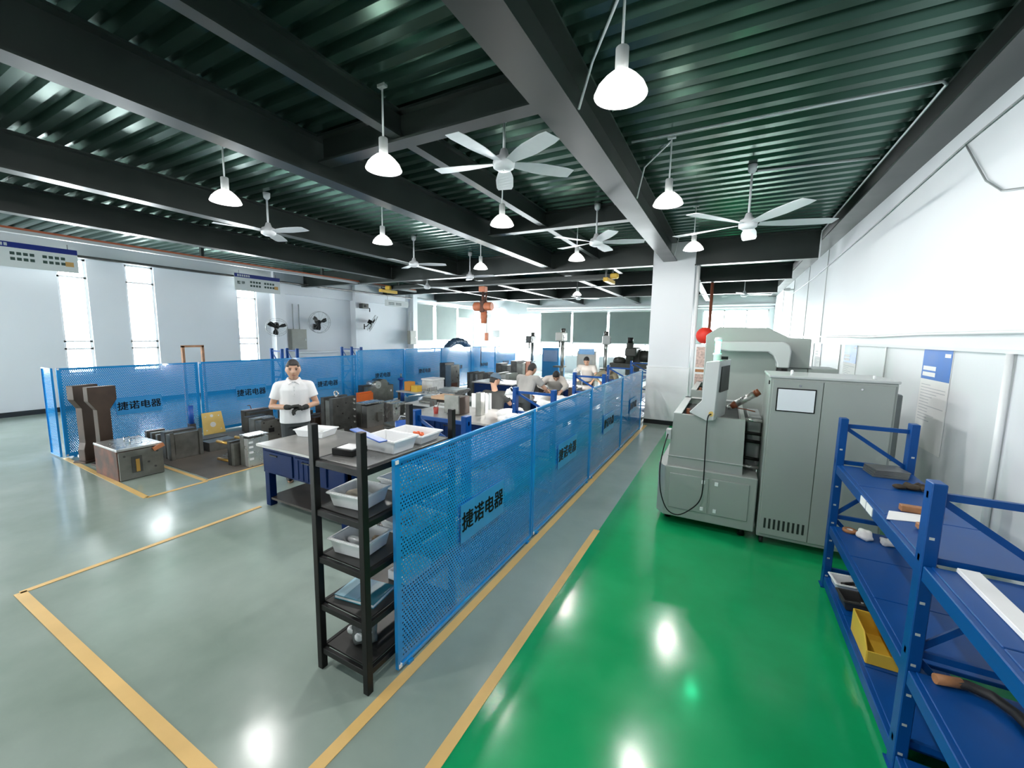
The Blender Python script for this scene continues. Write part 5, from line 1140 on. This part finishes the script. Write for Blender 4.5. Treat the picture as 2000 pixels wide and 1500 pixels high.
MB().box(-.20, .20, -.2, .2, 0, 1.88).build('case', WPLAS, t, bev=.006); MB().box(-.17, .17, -.206, -.2, 1.40, 1.82).build('notice', LOCK, t); MB().box(-.17, .17, -.206, -.2, 1.30, 1.36).build('wood_strip', WOODM, t); MB().box(-.17, .17, -.206, -.2, .85, 1.26).build('notice', LOCK, t)
RED = mat('red_lantern_fabric', (.70, .03, .015), .6, vary=.1)
t = thing('red_lantern', 'red round lantern bundle on top of the pale cupboard beside the pillar', 'lantern', (-.44, 9.35, 1.885)); MB().ball((0, 0, .17), .17, 18, 12, (1, 1, 1)).build('ball', RED, t)
for k in range(10): a = 2*PI*k/10; MB().tube([(.06*math.cos(a), .06*math.sin(a), .012), (.14*math.cos(a), .14*math.sin(a), .08), (.160*math.cos(a), .160*math.sin(a), .155), (.14*math.cos(a), .14*math.sin(a), .23), (.06*math.cos(a), .06*math.sin(a), .30)], .006, 5).build('rib', RED, t)
MB().cyl((0, 0, .30), (0, 0, .33), .06, 14).build('cap', mat('gold_cap', (.6, .35, .08), .4), t)
t = thing('red_banner', 'red cloth banner rolled up beside the red lantern', 'banner', (-.12, 9.42, 1.885)); MB().tube([(-.06, 0, .06), (.1, 0, .14), (.25, 0, .16)], .06, 10).build('roll', RED, t)
MB().box(.18, .28, -.05, .05, 0, .12).build('stand', RED, t)
# ================================================================ LAMPS
BULB = mat('lit_bulb', (1, 1, 1), .4, emit=(1, .98, .95, 120))
DOME = mat('opal_lamp_dome', (.85, .85, .85), .4, vary=.02)
_n = DOME.node_tree; _b = _n.nodes['Principled BSDF']; _t2 = _n.nodes.new('ShaderNodeBsdfTranslucent'); _t2.inputs['Color'].default_value = (.9, .9, .88, 1)
_x = _n.nodes.new('ShaderNodeMixShader'); _x.inputs[0].default_value = .8
_n.links.new(_b.outputs[0], _x.inputs[1]); _n.links.new(_t2.outputs[0], _x.inputs[2]); _n.links.new(_x.outputs[0], _n.nodes['Material Output'].inputs[0])
def make_lamp(label):
    t = thing('pendant_lamp', label, 'lamp', (0,0,0), 0, 'high bay pendant lamps')
    MB().lathe([(.152, 0), (.154, .004), (.135, .045), (.10, .085), (.065, .115), (.045, .125), (.04, .12), (.06, .108), (.095, .078), (.13, .04), (.148, .0), (.152, 0)], 28).build('dome_shade', DOME, t)
    MB().cyl((0,0,.12), (0,0,.26), .038, 14).build('ballast_housing', LGREY, t, bev=.004)
    MB().ball((0,0,.068), .040, 14, 10, (1,1,1)).build('bulb', BULB, t)
    MB().cyl((0,0,.26), (0,0,.68), .008, 8).build('rod', WPLAS, t)
    MB().box(-.04, .04, -.02, .02, .66, .685).build('ceiling_clip', LGREY, t)
    return t
LL = [(-.66, 2.55, 'large glowing dome lamp nearest the camera beside the wide beam'),
      (-.67, 4.75, 'glowing dome lamp beside the wide beam, left of the white ceiling fan'),
      (-.60, 7.28, 'glowing dome lamp against the top of the white pillar'),
      (-2.74, 2.75, 'glowing dome lamp under the cross beam, lighting the beam beside it white'),
      (-2.68, 4.73, 'glowing dome lamp hanging between two long beams mid picture'),
      (-2.60, 7.42, 'glowing dome lamp under the runway beam near the yellow crane carriage'),
      (-5.00, 2.65, 'leftmost glowing dome lamp, in front of a dark beam'),
      (-4.92, 4.88, 'second glowing dome lamp of the left row'),
      (-4.82, 7.60, 'small glowing dome lamp above the orange crane hoist'),
      (-4.74, 13.7, 'farthest small glowing dome lamp, left of the pillar')]
lamp0 = None
def lamp_light(x, y):
    l = bpy.data.lights.new('lamp_light', 'POINT'); l.energy = LAMP_W; l.shadow_soft_size = .03; l.color = (1, .985, .96)
    o = bpy.data.objects.new('lamp_light', l); C.objects.link(o); o.location = (x, y, 3.392)
for x, y, lb in LL:
    if lamp0 is None: lamp0 = make_lamp(lb); lamp0.location = (x, y, 3.40)
    else: clone(lamp0, (x, y, 3.40), None, lb)
    lamp_light(x, y)
for x in (-.66, -2.7, -4.95):                                  # unseen lamps added for light, carrying the rows on behind the camera
    clone(lamp0, (x, .2, 3.40), None, {-.66: 'added unseen dome lamp behind the camera over the green aisle', -2.7: 'added unseen dome lamp behind the camera, middle row', -4.95: 'added unseen dome lamp behind the camera, left row'}[x])
    lamp_light(x, .2)
